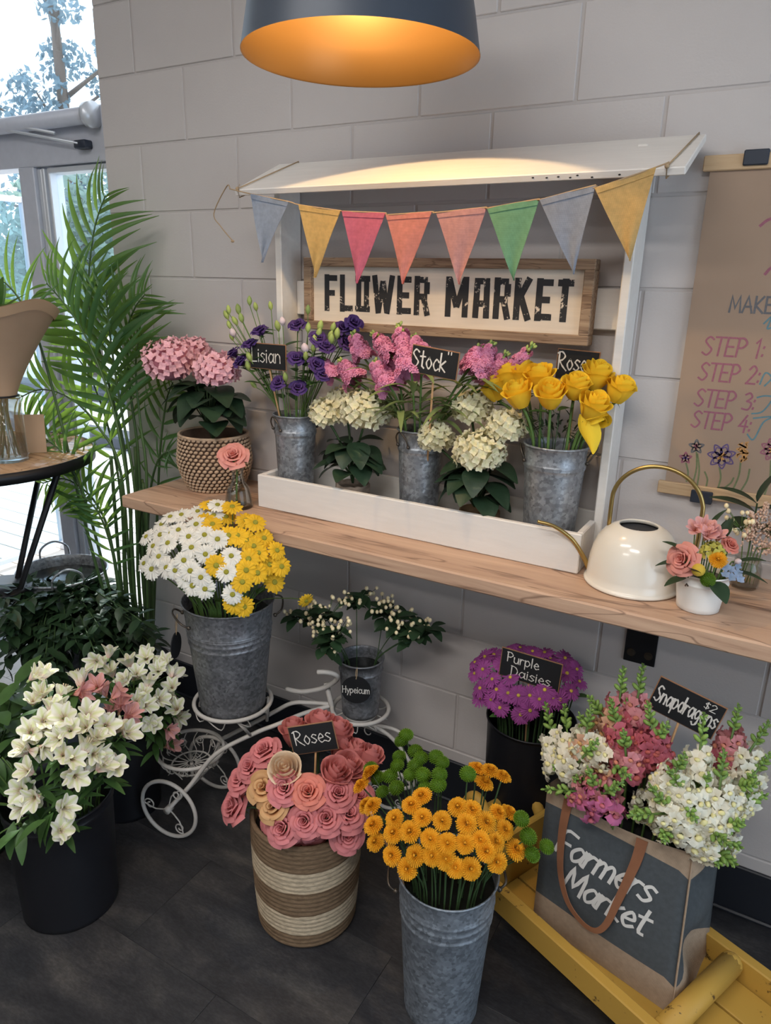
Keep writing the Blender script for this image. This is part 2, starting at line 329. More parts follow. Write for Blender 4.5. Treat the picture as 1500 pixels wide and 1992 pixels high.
# ------------------------------------------------------------------ room shell
ZB = lambda r: 2.22 - 0.2032 * r
wall = MB(); wall.box(-0.17, 4.2, 0.0035, 0.2, 0, 3.0); wall = struct(obj('wall_back', wall, m_mortar, Mx=M.Identity(4), smooth=False), 'grey painted concrete block wall behind the shelf')
_bm = {}
def block(x0, x1, z0, z1):
    k = (round(x1 - x0, 3), round(z1 - z0, 3))
    if k not in _bm: b = MB(); b.box(-k[0] / 2, k[0] / 2, 0, 0.05, 0, k[1], 0.002); _bm[k] = b.mesh('block', m_wall, False)
    link('block', _bm[k], wall, M.Translation(((x0 + x1) / 2, rnd.uniform(-0.0008, 0.0008), z0)))
for c in range(-3, 12):
    zt = min(ZB(c - 1), 3.0) - 0.003; zb = max(ZB(c), 0) + 0.003
    if c == 11: zb = 0.002
    if zt - zb < 0.02: continue
    x = -0.4064 if c % 2 == 0 else -0.2032
    while x < 4.2:
        a = max(x + 0.0035, -0.17); b = min(x + 0.4064 - 0.0035, 4.2)
        if b - a > 0.03: block(a, b, zb, zt)
        x += 0.4064
bb = MB(); bb.box(-0.17, 4.19, -0.011, 0.0, 0.0, 0.151, 0.003); bb.box(-0.17, 4.19, -0.02, -0.008, 0.0, 0.012, 0.004); struct(obj('baseboard_back', bb, m_base, smooth=False), 'black vinyl baseboard along the block wall')
fl = MB(); fl.box(-2.6, 4.2, -4.5, 0.2, -0.06, -0.0022); floor = struct(obj('floor', fl, m_grout, Mx=M.Identity(4), smooth=False), 'dark mottled vinyl tile floor')
_tm = {}
for k in range(15):
    y1 = 0.0 - k * 0.3033; y0 = y1 - 0.3033; off = (0.52, 0.93, 0.735, 1.035, 0.60, 0.85)[k % 6]
    x = off - 0.605 * 6
    while x < 4.2:
        a = max(x, -2.6); b = min(x + 0.605, 4.2)
        if b - a > 0.05:
            q = round(b - a, 3)
            if q not in _tm: t_ = MB(); t_.box(0.0004, q - 0.0004, 0.0004, 0.3029, -0.006, 0.0, 0.0005); _tm[q] = t_.mesh('tile', m_floor, False)
            link('tile', _tm[q], floor, M.Translation((a, y0, 0)))
        x += 0.605
ce = MB(); ce.box(-2.6, 4.2, -4.5, 0.2, 3.0, 3.1); struct(obj('ceiling', ce, m_ceil, smooth=False))
wl = MB(); wl.box(-2.7, -2.6, -4.5, 0.2, 0, 3.0); struct(obj('wall_left', wl, m_room, smooth=False))
wf = MB(); wf.box(-2.6, 4.2, -4.6, -4.5, 0, 3.0); struct(obj('wall_front', wf, m_room, smooth=False))
wr = MB(); wr.box(4.2, 4.3, -4.5, -3.2, 0, 3.0); wr.box(4.2, 4.3, -0.5, 0.2, 0, 3.0); wr.box(4.2, 4.3, -3.2, -0.5, 0, 0.25); wr.box(4.2, 4.3, -3.2, -0.5, 2.5, 3.0); struct(obj('wall_right', wr, m_room, smooth=False))
w2 = MB(); w2.box(4.24, 4.246, -3.2, -0.5, 0.25, 2.5); struct(obj('window_2', w2, m_pane, smooth=False), 'large side window beyond the frame')
# storefront glazing in the plane of the block wall
wn = struct(link('window_1', None, None, M.Translation((-1.3, 0.1, 0))), 'grey framed storefront window left of the block wall')
def wp(name, x0, x1, y0, y1, z0, z1, m, ch=0.003): b = MB(); b.box(x0, x1, y0, y1, z0, z1, ch); return obj(name, b, m, wn, smooth=False)
wp('header', -2.6, -0.17, 0.075, 0.17, 1.995, 2.172, m_alu); wp('top_rail', -2.6, -0.17, 0.08, 0.17, 2.94, 3.0, m_alu)
wp('mullion', -0.748, -0.66, 0.075, 0.17, 0.0, 1.995, m_alu); wp('mullion', -1.85, -1.76, 0.075, 0.17, 0.0, 1.995, m_alu); wp('sill', -0.66, -0.17, 0.075, 0.17, 0.0, 0.1, m_alu)
wp('sash_stile', -0.658, -0.636, 0.09, 0.15, 0.1, 1.99, m_alu_l); wp('sash_stile', -0.628, -0.612, 0.085, 0.15, 0.1, 1.99, m_alu_l); wp('sash_stile', -0.602, -0.588, 0.09, 0.15, 0.1, 1.99, m_alu_l); wp('sash_rail', -0.588, -0.17, 0.085, 0.15, 1.972, 1.99, m_alu_l)
wp('glass_pane', -0.588, -0.17, 0.118, 0.122, 0.1, 1.972, m_pane, 0); wp('glass_pane', -2.6, -0.17, 0.12, 0.124, 2.172, 2.94, m_pane, 0)
# folding awning gear mounted on the header
aw = thing('awning_mechanism', 'grey folding awning tube with thin arms fixed to the window header', 'awning arm', (-0.35, 0.06, 2.03))
b = MB(); b.tube([(-2.5, 0.045, 2.135), (-0.27, 0.045, 2.135)], 0.028, 14); obj('roller_tube', b, m_alu, aw)
b = MB(); b.tube([(-0.285, 0.045, 2.135), (-0.262, 0.045, 2.135)], 0.042, 18); obj('end_cap', b, m_alu_l, aw)
b = MB(); b.box(-0.375, -0.315, 0.04, 0.076, 2.035, 2.062, 0.004); obj('bracket', b, m_navy, aw)
for a_, c_ in (((-0.345, 0.045, 2.05), (-1.05, 0.02, 2.175)), ((-0.46, 0.035, 2.09), (-1.05, 0.02, 2.195))):
    b = MB(); b.tube([a_, c_], 0.0055, 6); obj('arm', b, m_alu_l, aw)
b = MB(); b.box(-1.075, -1.02, 0.0, 0.04, 2.155, 2.21, 0.005); obj('elbow_joint', b, m_navy, aw)
# ------------------------------------------------------------------ outside
m_deck = pm('weathered_deck', S(196, 188, 180), 0.8, var=0.12, vs=4, stretch=(1, 12, 1)); m_gravel = pm('pale_paving', S(206, 202, 196), 0.9, var=0.1, vs=3)
g = MB(); g.box(-40, 12, 2.6, 45, -0.1, -0.03); struct(obj('ground_outside', g, m_gravel, smooth=False), 'pale paving beyond the deck')
g = MB(); g.box(-9, 3, 0.2, 2.6, -0.1, -0.032); deck = struct(obj('deck', g, m_grout, Mx=M.Identity(4), smooth=False), 'pale timber deck outside the window')
b = MB(); b.box(-9, 3, 0, 0.142, -0.03, 0.0, 0.003); dm = b.mesh('plank', m_deck, False)
for k in range(16): link('plank', dm, deck, M.Translation((0, 0.205 + k * 0.149, 0)))
m_leafA = pm('far_leaf_glare', S(132, 156, 150), 0.6, trans=0.35, rand=0.0, var=0.3, vs=2); m_leafB = pm('fir_needles_glare', S(120, 146, 160), 0.7, trans=0.25, var=0.3, vs=2); m_trunk = pm('far_bark', S(104, 92, 84), 0.9)  # window glare over the trees is painted into these pale foliage colours
def tree(name, label, base, h, trunk_r, blobs, n, sz, mat):
    t = thing(name, label, 'tree', base, 'trees outside the window'); B = V(base)
    b = MB(); b.tube([B, B + V((0.05, 0, h * 0.5)), B + V((0, 0, h * 0.96))], [trunk_r, trunk_r * 0.7, trunk_r * 0.2], 8)
    for c, r in blobs: b.tube([B + V((0, 0, max(0.3, c[2] * 0.85))), B + V(c)], [trunk_r * 0.35, trunk_r * 0.1], 5)
    obj('trunk', b, m_trunk, t); b = MB(); tot = sum(r ** 2 for c, r in blobs)
    for c, r in blobs:
        for k in range(int(n * r * r / tot)):
            d = rv(1)
            while d.length > 1: d = rv(1)
            p = B + V(c) + V((d.x * r, d.y * r, d.z * r * 0.7)); a = rv(1).normalized() * sz; e = rv(1).cross(a).normalized() * sz * 0.5
            b.add([p - a, p + e, p + a, p - e], [(0, 1, 2, 3)])
    obj('foliage', b, mat, t, smooth=False)
fir = [((0.1 * math.sin(k * 2.4) * (9 - k), 0.1 * math.cos(k * 2.4) * (9 - k), 2.0 + k * 0.75), 0.95 - k * 0.085) for k in range(10)] + [((1.3 * math.sin(k * 1.7 + 1), 1.2 * math.cos(k * 1.7), 2.2 + k * 0.45), 0.55) for k in range(9)]
tree('fir_tree', 'tall feathery conifer seen high through the window', (-11.9, 9.0, 0), 9.5, 0.16, fir, 4200, 0.085, m_leafB)
tree('garden_tree', 'leafy tree seen through the pane behind the palm', (-8.5, 6.5, 0), 3.1, 0.14, [((0, 0, 2.3), 1.3), ((1.2, 0, 1.9), 1.1), ((-1.2, 0.2, 1.9), 1.0), ((0.4, -0.3, 1.2), 1.1), ((1.8, 0.1, 1.0), 1.0)], 6000, 0.09, m_leafA)
tree('garden_tree', 'pale shrubby tree at the far left edge of the view', (-15.0, 9.5, 0), 3.2, 0.1, [((0, 0, 1.6), 1.1), ((0.9, 0, 1.1), 0.9), ((-0.9, 0, 1.2), 1.0)], 3500, 0.09, m_leafA)
for k, (y, h, lab) in enumerate(((2.9, 0.10, 'low dark kerb crossing the paving outside the window'), (4.7, 0.12, 'second dark kerb farther out on the paving'))):
    b = MB(); b.box(-14, -2, y, y + 0.3, -0.03, h, 0.02); tag(obj('kerb', b, m_navy, smooth=False), lab, 'kerb')
gs = thing('glass_screen', 'framed clear glass wind screen standing on the deck', 'screen', (-1.79, 0.5, 0.0))
b = MB(); b.box(-1.794, -1.786, 0.30, 0.80, 0.06, 1.98); obj('pane', b, glassmat('screen_glass', (0.80, 0.90, 0.97, 1), 0.5), gs, smooth=False)
for y in (0.27, 0.79):
    b = MB(); b.box(-1.81, -1.77, y, y + 0.035, 0, 2.0, 0.003); obj('post', b, m_alu_l, gs, smooth=False)
for z in (0.03, 1.97):
    b = MB(); b.box(-1.805, -1.775, 0.30, 0.80, z, z + 0.03, 0.003); obj('rail', b, m_alu_l, gs, smooth=False)

# ------------------------------------------------------------------ shelf, bracket, display stand
sh = thing('wall_shelf', 'long thick oak plank shelf fixed to the block wall', 'shelf', (2.0, -0.19, 0.924))
b = MB(); b.box(0.212, 3.4, -0.376, -0.001, 0.924, 0.962, 0.004); obj('plank', b, m_shelf, sh, smooth=False)
for x in (0.42, 1.735, 2.9):
    b = MB(); b.box(x - 0.04, x + 0.04, -0.007, -0.001, 0.66, 0.923, 0.001); b.box(x - 0.04, x + 0.04, -0.3, -0.001, 0.916, 0.9235, 0.001); br = obj('bracket', b, m_black, sh, smooth=False)
    for dx in (-0.022, 0.022):
        b = MB(); b.tube([(x + dx, -0.006, 0.688), (x + dx, -0.012, 0.688)], 0.0075, 6); b.tube([(x + dx, -0.006, 0.688), (x + dx, -0.0085, 0.688)], 0.011, 14); obj('bolt', b, m_wire, br, smooth=False)
st = thing('display_stand', 'white wooden market stall stand with sloped awning board and planter trough', 'stand', (1.12, -0.11, 0.962))
def sp(name, x0, x1, y0, y1, z0, z1, ch=0.0025): b = MB(); b.box(x0, x1, y0, y1, z0, z1, ch); return obj(name, b, m_white, st, smooth=False)
sp('trough_front', 0.635, 1.602, -0.228, -0.212, 0.9625, 1.062); sp('trough_end', 0.635, 0.651, -0.2115, -0.102, 0.9625, 1.062); sp('trough_end', 1.586, 1.602, -0.2115, -0.102, 0.9625, 1.062)
sp('trough_back', 0.642, 1.595, -0.024, -0.01, 0.9625, 1.062); sp('trough_floor', 0.6515, 1.5855, -0.2115, -0.0245, 0.9625, 0.97)
sp('post', 0.619, 0.641, -0.1, -0.004, 0.9625, 1.905); sp('post', 1.596, 1.618, -0.1, -0.004, 0.9625, 1.905); sp('back_slat', 0.6415, 1.5955, -0.03, -0.012, 1.515, 1.61)
ang = math.atan2(0.088, 0.195)
b = MB(); b.box(0.598, 1.724, -0.2145, 0, -0.016, 0.0, 0.002, M.Translation((0, -0.045, 1.924)) @ M.Rotation(ang, 4, 'X')); awb = obj('awning_board', b, m_white, st, smooth=False)
for x, q in ((1.42, 0.4), (1.45, 0.5), (1.475, 0.45), (1.50, 0.62), (1.515, 0.4), (1.545, 0.7), (1.60, 0.55)):
    p = V((x, -0.045, 1.924)) + V((0, -math.cos(ang), -math.sin(ang))) * 0.2146 - V((0, -math.sin(ang), math.cos(ang))) * 0.016 * q; b = MB(); b.ball(p, 0.0022, 6, 4, sc=(1.3, 0.4, 0.8)); obj('nail_hole', b, m_black, awb)
sg = thing('market_sign', 'framed cream sign with distressed black FLOWER MARKET lettering on the stand', 'sign', (1.115, -0.05, 1.478))
b = MB(); b.box(0.722, 1.512, -0.062, -0.048, 1.49, 1.662); obj('panel', b, m_signpanel, sg, smooth=False)
for x0, x1, z0, z1 in ((0.702, 1.53, 1.65, 1.674), (0.702, 1.53, 1.478, 1.502), (0.702, 0.727, 1.502, 1.65), (1.505, 1.53, 1.502, 1.65)):
    b = MB(); b.box(x0, x1, -0.078, -0.036, z0, z1, 0.002); obj('frame_rail', b, m_signframe, sg, smooth=False)
SGL = {'F': (.44, '.06,0 .06,1;.06,.9 .42,.9;.06,.5 .34,.5'), 'L': (.42, '.06,1 .06,0;.06,.1 .42,.1'), 'O': (.46, '.1,.9 .1,.1;.36,.1 .36,.9;.06,.1 .4,.1;.06,.9 .4,.9'), 'W': (.72, '.06,1 .2,0;.2,.03 .34,.85;.34,.85 .48,.03;.48,0 .64,1'),
 'E': (.44, '.06,0 .06,1;.06,.9 .42,.9;.06,.5 .36,.5;.06,.1 .43,.1'), 'R': (.48, '.06,0 .06,1;.06,.9 .38,.9;.36,.85 .36,.55;.06,.48 .38,.48;.26,.48 .4,0'), 'M': (.74, '.08,0 .08,1;.1,.95 .34,.25;.34,.25 .58,.95;.6,1 .6,0'), 'A': (.52, '.08,0 .1,.85;.4,0 .38,.85;.1,.9 .38,.9;.1,.36 .38,.36'), 'K': (.5, '.06,0 .06,1;.1,.48 .38,1;.16,.56 .4,0'), 'T': (.44, '.2,0 .2,1;.0,.9 .42,.9')}
b = MB()
for word, x0, x1 in (('FLOWER', 0.767, 1.102), ('MARKET', 1.146, 1.482)):
    tot = sum(SGL[c][0] + 0.1 for c in word) - 0.1; k = (x1 - x0) / tot; x = x0
    for c in word:
        for i, s_ in enumerate(SGL[c][1].split(';')):
            a_, c_ = [tuple(float(q) for q in p.split(',')) for p in s_.split()]
            hz = abs(a_[1] - c_[1]) < 0.01
            ribbon(b, [V((x + a_[0] * k, 1.530 + a_[1] * 0.1, 0)), V((x + c_[0] * k, 1.530 + c_[1] * 0.1, 0))], 0.0155 if hz else 0.0165, M.Translation((0, -0.0626, 0)) @ M.Rotation(PI / 2, 4, 'X'), off=0.00003 * i, caps=hz and c in 'OA', square=True)
        x += (SGL[c][0] + 0.1) * k
obj('lettering', b, m_ink, sg, smooth=False)
# bunting
bu = thing('bunting', 'string of eight coloured fabric pennants tied across the awning board', 'bunting', (1.15, -0.255, 1.6))
FL = [((.673, 1.821), (.795, 1.799), (.704, 1.654), (170, 184, 206), 'pale blue pennant at the left end'), ((.826, 1.791), (.951, 1.774), (.865, 1.619), (240, 204, 134), 'mustard yellow pennant second from left'), ((.955, 1.773), (1.077, 1.766), (1.005, 1.608), (222, 126, 154), 'raspberry pink pennant'), ((1.077, 1.762), (1.197, 1.766), (1.127, 1.609), (240, 164, 154), 'coral pennant'),
 ((1.207, 1.764), (1.329, 1.772), (1.269, 1.611), (236, 182, 180), 'dusty pink pennant'), ((1.33, 1.77), (1.446, 1.785), (1.407, 1.622), (136, 190, 154), 'green pennant'), ((1.447, 1.783), (1.561, 1.807), (1.534, 1.637), (174, 182, 198), 'grey blue pennant second from right'), ((1.56, 1.801), (1.674, 1.834), (1.643, 1.664), (238, 202, 136), 'mustard yellow pennant at the right end')]
sp_ = [V((0.602, -0.262, 1.836))]
for i, (a_, c_, t_, rgb, lab) in enumerate(FL):
    A = V((a_[0], -0.262, a_[1])); B_ = V((c_[0], -0.262, c_[1])); T_ = V((t_[0], -0.262 + 0.012 * math.sin(i * 2.1), t_[1])); sp_ += [A, B_]
    def ff(u, v, A=A, B_=B_, T_=T_, i=i):
        p = A.lerp(B_, (u + 1) / 2); p = p.lerp(T_, v); p.y += 0.004 * math.sin(u * 3 + i + v * 4) * (0.3 + v); return p
    b = MB(); b.grid(ff, 6, 8); b.grid(lambda u, v: ff(u, v) + V((0, 0.0012, 0)), 6, 8)
    o = obj('pennant', b, cloth('pennant_cloth', S(*rgb), 1400, trans=0.35, amt=0.3), bu); o['label'] = lab
    hem = MB(); hem.grid(lambda u, v: ff(u, v * 0.075) + V((0, -0.0015, 0.0005)), 6, 1); obj('hem', hem, o.data.materials[0], o)
sp_.append(V((1.697, -0.262, 1.842)))
b = MB(); b.tube(cat(sp_, 3), 0.0016, 5); obj('cord', b, m_twine, bu)
for x in (0.612, 1.69):
    loop = []
    dn = V((0, -math.cos(ang), -math.sin(ang))); nn = V((0, -math.sin(ang), math.cos(ang))); o0 = V((x, -0.045, 1.924))
    pts = [o0 + nn * 0.003, o0 + dn * 0.216 + nn * 0.003, o0 + dn * 0.217 - nn * 0.019, o0 - nn * 0.019]
    pts = [p + V(((0.055 if i in (0, 3) else 0.0) * (1 if x < 1 else 0.35), 0, 0)) for i, p in enumerate(pts)]
    b = MB(); b.tube(pts, 0.0017, 5, closed=True); b.ball(pts[1], 0.005, 7, 4); b.tube([pts[1], pts[1] + V((0.012, -0.003, 0.010))], 0.0012, 4); obj('tie_knot', b, m_twine, bu)
b = MB(); b.tube(cat([(0.605, -0.263, 1.836), (0.555, -0.22, 1.848), (0.487, -0.2, 1.784), (0.512, -0.2, 1.748), (0.551, -0.2, 1.712)], 6), 0.0016, 5); b.ball((0.551, -0.2, 1.711), 0.005, 6, 4, sc=(1.4, 0.7, 0.8)); obj('loose_cord_end', b, m_twine, bu)
# ------------------------------------------------------------------ pendant lamp
LX, LY, LZ = 1.153, -0.50, 2.02
lp = thing('pendant_lamp', 'dark navy metal pendant lamp with a warm gold inside', 'lamp', (LX, LY, LZ))
m_shade = pm('navy_shade', S(58, 66, 78), 0.42, 0.1); m_gold = pm('gold_lining', S(116, 86, 46), 0.38, 0.4)
tm = M.Translation((LX, LY, LZ))
b = MB(); b.lathe([(0.2265, 0.0), (0.2255, 0.004), (0.213, 0.07), (0.198, 0.14), (0.180, 0.21), (0.152, 0.27), (0.10, 0.31), (0.05, 0.325), (0.03, 0.33)], 72, Mx=tm); obj('shade', b, m_shade, lp)
b = MB(); b.lathe([(0.2265, 0.0), (0.2235, 0.003), (0.211, 0.07), (0.196, 0.14), (0.178, 0.21), (0.150, 0.267), (0.098, 0.307), (0.03, 0.32)], 72, Mx=tm); obj('lining', b, m_gold, lp)
b = MB(); b.tube([(LX, LY, LZ + 0.32), (LX, LY, 2.97)], 0.004, 8); obj('cord', b, m_black, lp)
b = MB(); b.lathe([(0.05, 0), (0.05, 0.03), (0.01, 0.04)], 24, Mx=M.Translation((LX, LY, 2.96)), capb=True); obj('canopy', b, m_black, lp)
b = MB(); b.tube([(LX, LY, LZ + 0.245), (LX, LY, LZ + 0.32)], 0.02, 14); obj('socket', b, m_black, lp)
t_ = NT('bulb_glow'); t_.p.inputs['Emission Color'].default_value = (1, 0.72, 0.38, 1); t_.p.inputs['Emission Strength'].default_value = 6
b = MB(); b.ball((LX, LY, LZ + 0.21), 0.03, 16, 10, sc=(1, 1, 1.2)); obj('bulb', b, t_.m, lp)
_l = light('lamp_bulb', 'POINT', (LX, LY, LZ + 0.165), 14.0, (1.0, 0.68, 0.34), 0.012)
# ------------------------------------------------------------------ kraft poster
po = thing('paper_poster', 'hanging kraft paper poster with wooden bars and hand lettered steps', 'poster', (2.05, -0.01, 1.137))
b = MB(); b.box(1.737, 2.37, -0.0125, -0.0115, 1.15, 1.87); obj('paper', b, pm('poster_kraft_dimmed', S(158, 136, 118), 0.9, var=0.06, vs=6), po, smooth=False)  # kraft darkened in its colour to show the poster in weaker light
for z0, z1 in ((1.855, 1.886), (1.136, 1.166)):
    b = MB(); b.box(1.722, 2.39, -0.02, -0.006, z0, z1, 0.002); obj('wood_bar', b, m_pine, po, smooth=False)
for x, z in ((1.80, 1.862), (2.31, 1.862), (1.80, 1.126), (2.31, 1.126)):
    b = MB(); b.box(x, x + 0.048, -0.026, -0.004, z, z + 0.030, 0.002); obj('clip', b, m_navy, po, smooth=False)
PMx = lambda x, z: M.Translation((x, -0.0128, z)) @ M.Rotation(PI / 2, 4, 'X')
mk = lambda n, c: pm('marker_' + n, S(*c), 0.9, var=0.15, vs=200)
m_mp, m_mg, m_mb, m_mv, m_mgr, m_my = mk('pink', (150, 96, 112)), mk('grey', (104, 104, 108)), mk('blue', (98, 132, 142)), mk('violet', (98, 82, 128)), mk('green', (110, 120, 88)), mk('amber', (196, 146, 92))
lettering('heading', 'MAKE', PMx(1.818, 1.567), 0.033, 0.0045, m_mg, po, False, width=0.088)
for txt, z, h in (('STEP 1:', 1.471, 0.040), ('STEP 2:', 1.414, 0.039), ('STEP 3:', 1.354, 0.039), ('STEP 4:', 1.304, 0.038)):
    lettering('step_line', txt, PMx(1.776, z), h, 0.0042, m_mp, po, False, width=0.128, slant=0.08)
sw = MB()
for pts in ([(1.905, 1.415), (1.912, 1.44), (1.926, 1.43), (1.915, 1.412)], [(1.905, 1.385), (1.92, 1.39), (1.935, 1.386), (1.92, 1.355), (1.9, 1.348)], [(1.905, 1.338), (1.94, 1.345), (1.925, 1.33), (1.912, 1.29), (1.898, 1.3)], [(1.892, 1.545), (1.905, 1.56), (1.9, 1.535), (1.912, 1.54)]):
    ribbon(sw, cat([V((x, z, 0)) for x, z in pts], 5), 0.0035, PMx(0, 0))
obj('script_stroke', sw, m_mb, po, smooth=False)
sw = MB()
for pts in ([(1.853, 1.745), (1.868, 1.757), (1.9, 1.762), (1.95, 1.745)], [(1.878, 1.648), (1.89, 1.662), (1.92, 1.668)]): ribbon(sw, cat([V((x, z, 0)) for x, z in pts], 5), 0.006, PMx(0, 0))
obj('script_stroke', sw, m_mp, po, smooth=False)
def blossom(cx, cz, r, n, m, m2):
    d = MB()
    for k in range(n):
        a = 2 * PI * k / n + 0.4
        for q in (0.75, 1.0):
            e = V((cx + r * q * math.cos(a), cz + r * q * math.sin(a), 0)); s_ = V((-math.sin(a), math.cos(a), 0)) * r * 0.25
            ribbon(d, cat([V((cx, cz, 0)), (V((cx, cz, 0)) + e) / 2 + s_, e, (V((cx, cz, 0)) + e) / 2 - s_, V((cx, cz, 0))], 4), 0.0022 if q < 1 else 0.003, PMx(0, 0), off=0.0001)
    obj('drawn_flower', d, m, po, smooth=False); d = MB()
    for k in range(7): a = rnd.uniform(0, 6.3); ribbon(d, [V((cx, cz, 0)), V((cx + 0.3 * r * math.cos(a), cz + 0.3 * r * math.sin(a), 0))], 0.003, PMx(0, 0), off=0.0002)
    obj('drawn_centre', d, m2, po, smooth=False)
blossom(1.852, 1.243, 0.030, 7, m_mv, m_my); blossom(1.795, 1.258, 0.017, 5, m_mg, m_mp); blossom(1.775, 1.228, 0.014, 5, m_mp, m_mv); blossom(1.955, 1.272, 0.026, 8, m_mp, m_my)
d = MB()
for k in range(26): ribbon(d, [V((1.894 + rnd.uniform(-.011, .011), 1.235 + k * 0.0017, 0)), V((1.894 + rnd.uniform(-.012, .012), 1.24 + k * 0.0017, 0))], 0.0035, PMx(0, 0), off=0.0001)
obj('drawn_spike', d, m_my, po, smooth=False); d = MB()
for x0, z0, x1, z1 in ((1.80, 1.17, 1.797, 1.245), (1.81, 1.168, 1.80, 1.24), (1.785, 1.172, 1.778, 1.215), (1.856, 1.168, 1.852, 1.215), (1.868, 1.168, 1.885, 1.195), (1.888, 1.168, 1.894, 1.235), (1.905, 1.168, 1.915, 1.22), (1.955, 1.168, 1.955, 1.245), (1.83, 1.168, 1.822, 1.2)):
    ribbon(d, cat([V((x0, z0, 0)), V(((x0 + x1) / 2 + 0.004, (z0 + z1) / 2, 0)), V((x1, z1, 0))], 4), 0.0038, PMx(0, 0))
obj('drawn_stem', d, m_mgr, po, smooth=False)
# ------------------------------------------------------------------ containers
def vessel(name, label, cat_, loc, rb, rt, h, mat, rings=(), lip=0.004, fill=0.8, fillmat=None, group=None, wall_t=0.0018, n=48, body='body'):
    t = thing(name, label, cat_, loc, group); X = M.Translation(V(loc)); R = lambda z: rb + (rt - rb) * z / h
    prof = [(0.001, 0.006), (rb - 0.004, 0.006), (rb - 0.002, 0.0), (rb + 0.001, 0.002)]
    zs = sorted(set([0.012, h * 0.25, h * 0.5, h * 0.75, h * 0.97] + [q for rg in rings for q in (rg - 0.006, rg - 0.003, rg, rg + 0.003, rg + 0.006)]))
    for z in zs:
        e = max((0.0028 * (1 - abs(z - rg) / 0.006) for rg in rings), default=0); prof.append((R(z) + max(0, e), z))
    prof += [(rt + lip * 0.2, h - lip * 1.6)]
    prof += [(rt + lip * 0.5 + lip * 0.6 * math.cos(a), h - lip * 0.6 + lip * 0.7 * math.sin(a)) for a in (-1.2, -0.4, 0.4, 1.2, 2.0, 2.8)]
    prof += [(R(h * k) - wall_t, h * k) for k in (0.95, 0.7, fill, 0.3)] if fill < 0.7 else [(R(h * k) - wall_t, h * k) for k in (0.95, fill - 0.05)]
    b = MB(); b.lathe(prof, n, Mx=X); obj(body, b, mat, t)
    b = MB(); b.lathe([(0.0005, h * fill), (R(h * fill) - wall_t, h * fill)], n, Mx=X); obj('contents', b, fillmat or m_water, t)
    return t
def ear_handle(t, c, ang, r, z, w=0.035, hh=0.03, out=0.03, mat=None, rad=0.0022):
    a = V((math.cos(ang), math.sin(ang), 0)); s_ = V((-math.sin(ang), math.cos(ang), 0)); c = V(c)
    pts = [c + a * r + s_ * w + V((0, 0, z - hh)), c + a * (r + out * .6) + s_ * w * .95 + V((0, 0, z - hh * .3)), c + a * (r + out) + V((0, 0, z + hh * 0.25)), c + a * (r + out * .6) - s_ * w * .95 + V((0, 0, z - hh * .3)), c + a * r - s_ * w + V((0, 0, z - hh))]
    b = MB(); b.tube(cat(pts, 5), rad, 7); b.ball(pts[0], rad * 2.2, 7, 4); b.ball(pts[-1], rad * 2.2, 7, 4); obj('handle', b, mat or m_wire, t)
BK = {}
BK['lis'] = ((.706, -.132, .97), .050, .063, .268); BK['stock'] = ((1.125, -.132, .97), .050, .062, .273); BK['yel'] = ((1.494, -.130, .97), .060, .076, .279)
for k, lab in (('lis', 'galvanized bucket of purple lisianthus at the left end of the trough'), ('stock', 'galvanized bucket of pink stock in the middle of the trough'), ('yel', 'wide galvanized bucket of yellow roses at the right end of the trough')):
    l, rb, rt, h = BK[k]; t = vessel('flower_bucket', lab, 'bucket', l, rb, rt, h, m_galv, (h - 0.05, h - 0.056), group='galvanized buckets')
    ear_handle(t, l, 0.35 if k == 'yel' else 1.2, rt - 0.001, h - 0.012, 0.022, 0.03, 0.022); ear_handle(t, l, 3.5 if k == 'yel' else 4.3, rt - 0.001, h - 0.012, 0.022, 0.03, 0.012)
BK['daisy'] = ((.632, -.372, .366), .098, .132, .352); l, rb, rt, h = BK['daisy']
t = vessel('flower_bucket', 'tall dull galvanized bucket of white and yellow daisies on the tricycle stand', 'bucket', l, rb, rt, h, m_galv_d, (h - .085, h - .105, h - .125), group='galvanized buckets', fill=0.85)
ear_handle(t, l, -2.2, rt - 0.006, h - 0.028, 0.055, 0.022, 0.035, rad=0.003); ear_handle(t, l, 0.9, rt - 0.006, h - 0.028, 0.055, 0.022, 0.035, rad=0.003)
BK['hyp'] = ((.968, -.168, .340), .056, .068, .190); l, rb, rt, h = BK['hyp']
t = vessel('flower_bucket', 'small galvanized bucket of hypericum berries on the front ring of the tricycle stand', 'bucket', l, rb, rt, h, m_galv_d, (h - .04,), group='galvanized buckets')
BK['mum'] = ((1.496, -.650, .0), .085, .108, .387); l, rb, rt, h = BK['mum']
t = vessel('flower_bucket', 'tall galvanized bucket of yellow and green button mums standing on the floor', 'bucket', l, rb, rt, h, m_galv_m, (h - .062, h - .082, h - .104), group='galvanized buckets', fill=0.9)
ear_handle(t, l, -2.95, rt - 0.004, h - 0.03, 0.05, 0.02, 0.03, rad=0.003); ear_handle(t, l, 0.95, rt - 0.004, h - 0.03, 0.05, 0.02, 0.03, rad=0.003)
BK['alsA'] = ((.505, -.900, .0), .120, .133, .345); l, rb, rt, h = BK['alsA']; t = vessel('flower_bucket', 'large black plastic bucket of alstroemeria at the lower left', 'bucket', l, rb, rt, h, m_plastic, (h - .03,), lip=0.005, group='black buckets')
BK['alsB'] = ((.345, -.560, .0), .095, .108, .30); l, rb, rt, h = BK['alsB']; t = vessel('flower_bucket', 'smaller black bucket of alstroemeria beside the tricycle wheel', 'bucket', l, rb, rt, h, m_plastic, (), lip=0.004, group='black buckets')
BK['pur'] = ((1.500, -.142, .0), .106, .118, .49); l, rb, rt, h = BK['pur']; t = vessel('flower_bucket', 'tall black bucket of purple daisies against the wall', 'bucket', l, rb, rt, h, m_plastic, (), lip=0.004, group='black buckets')
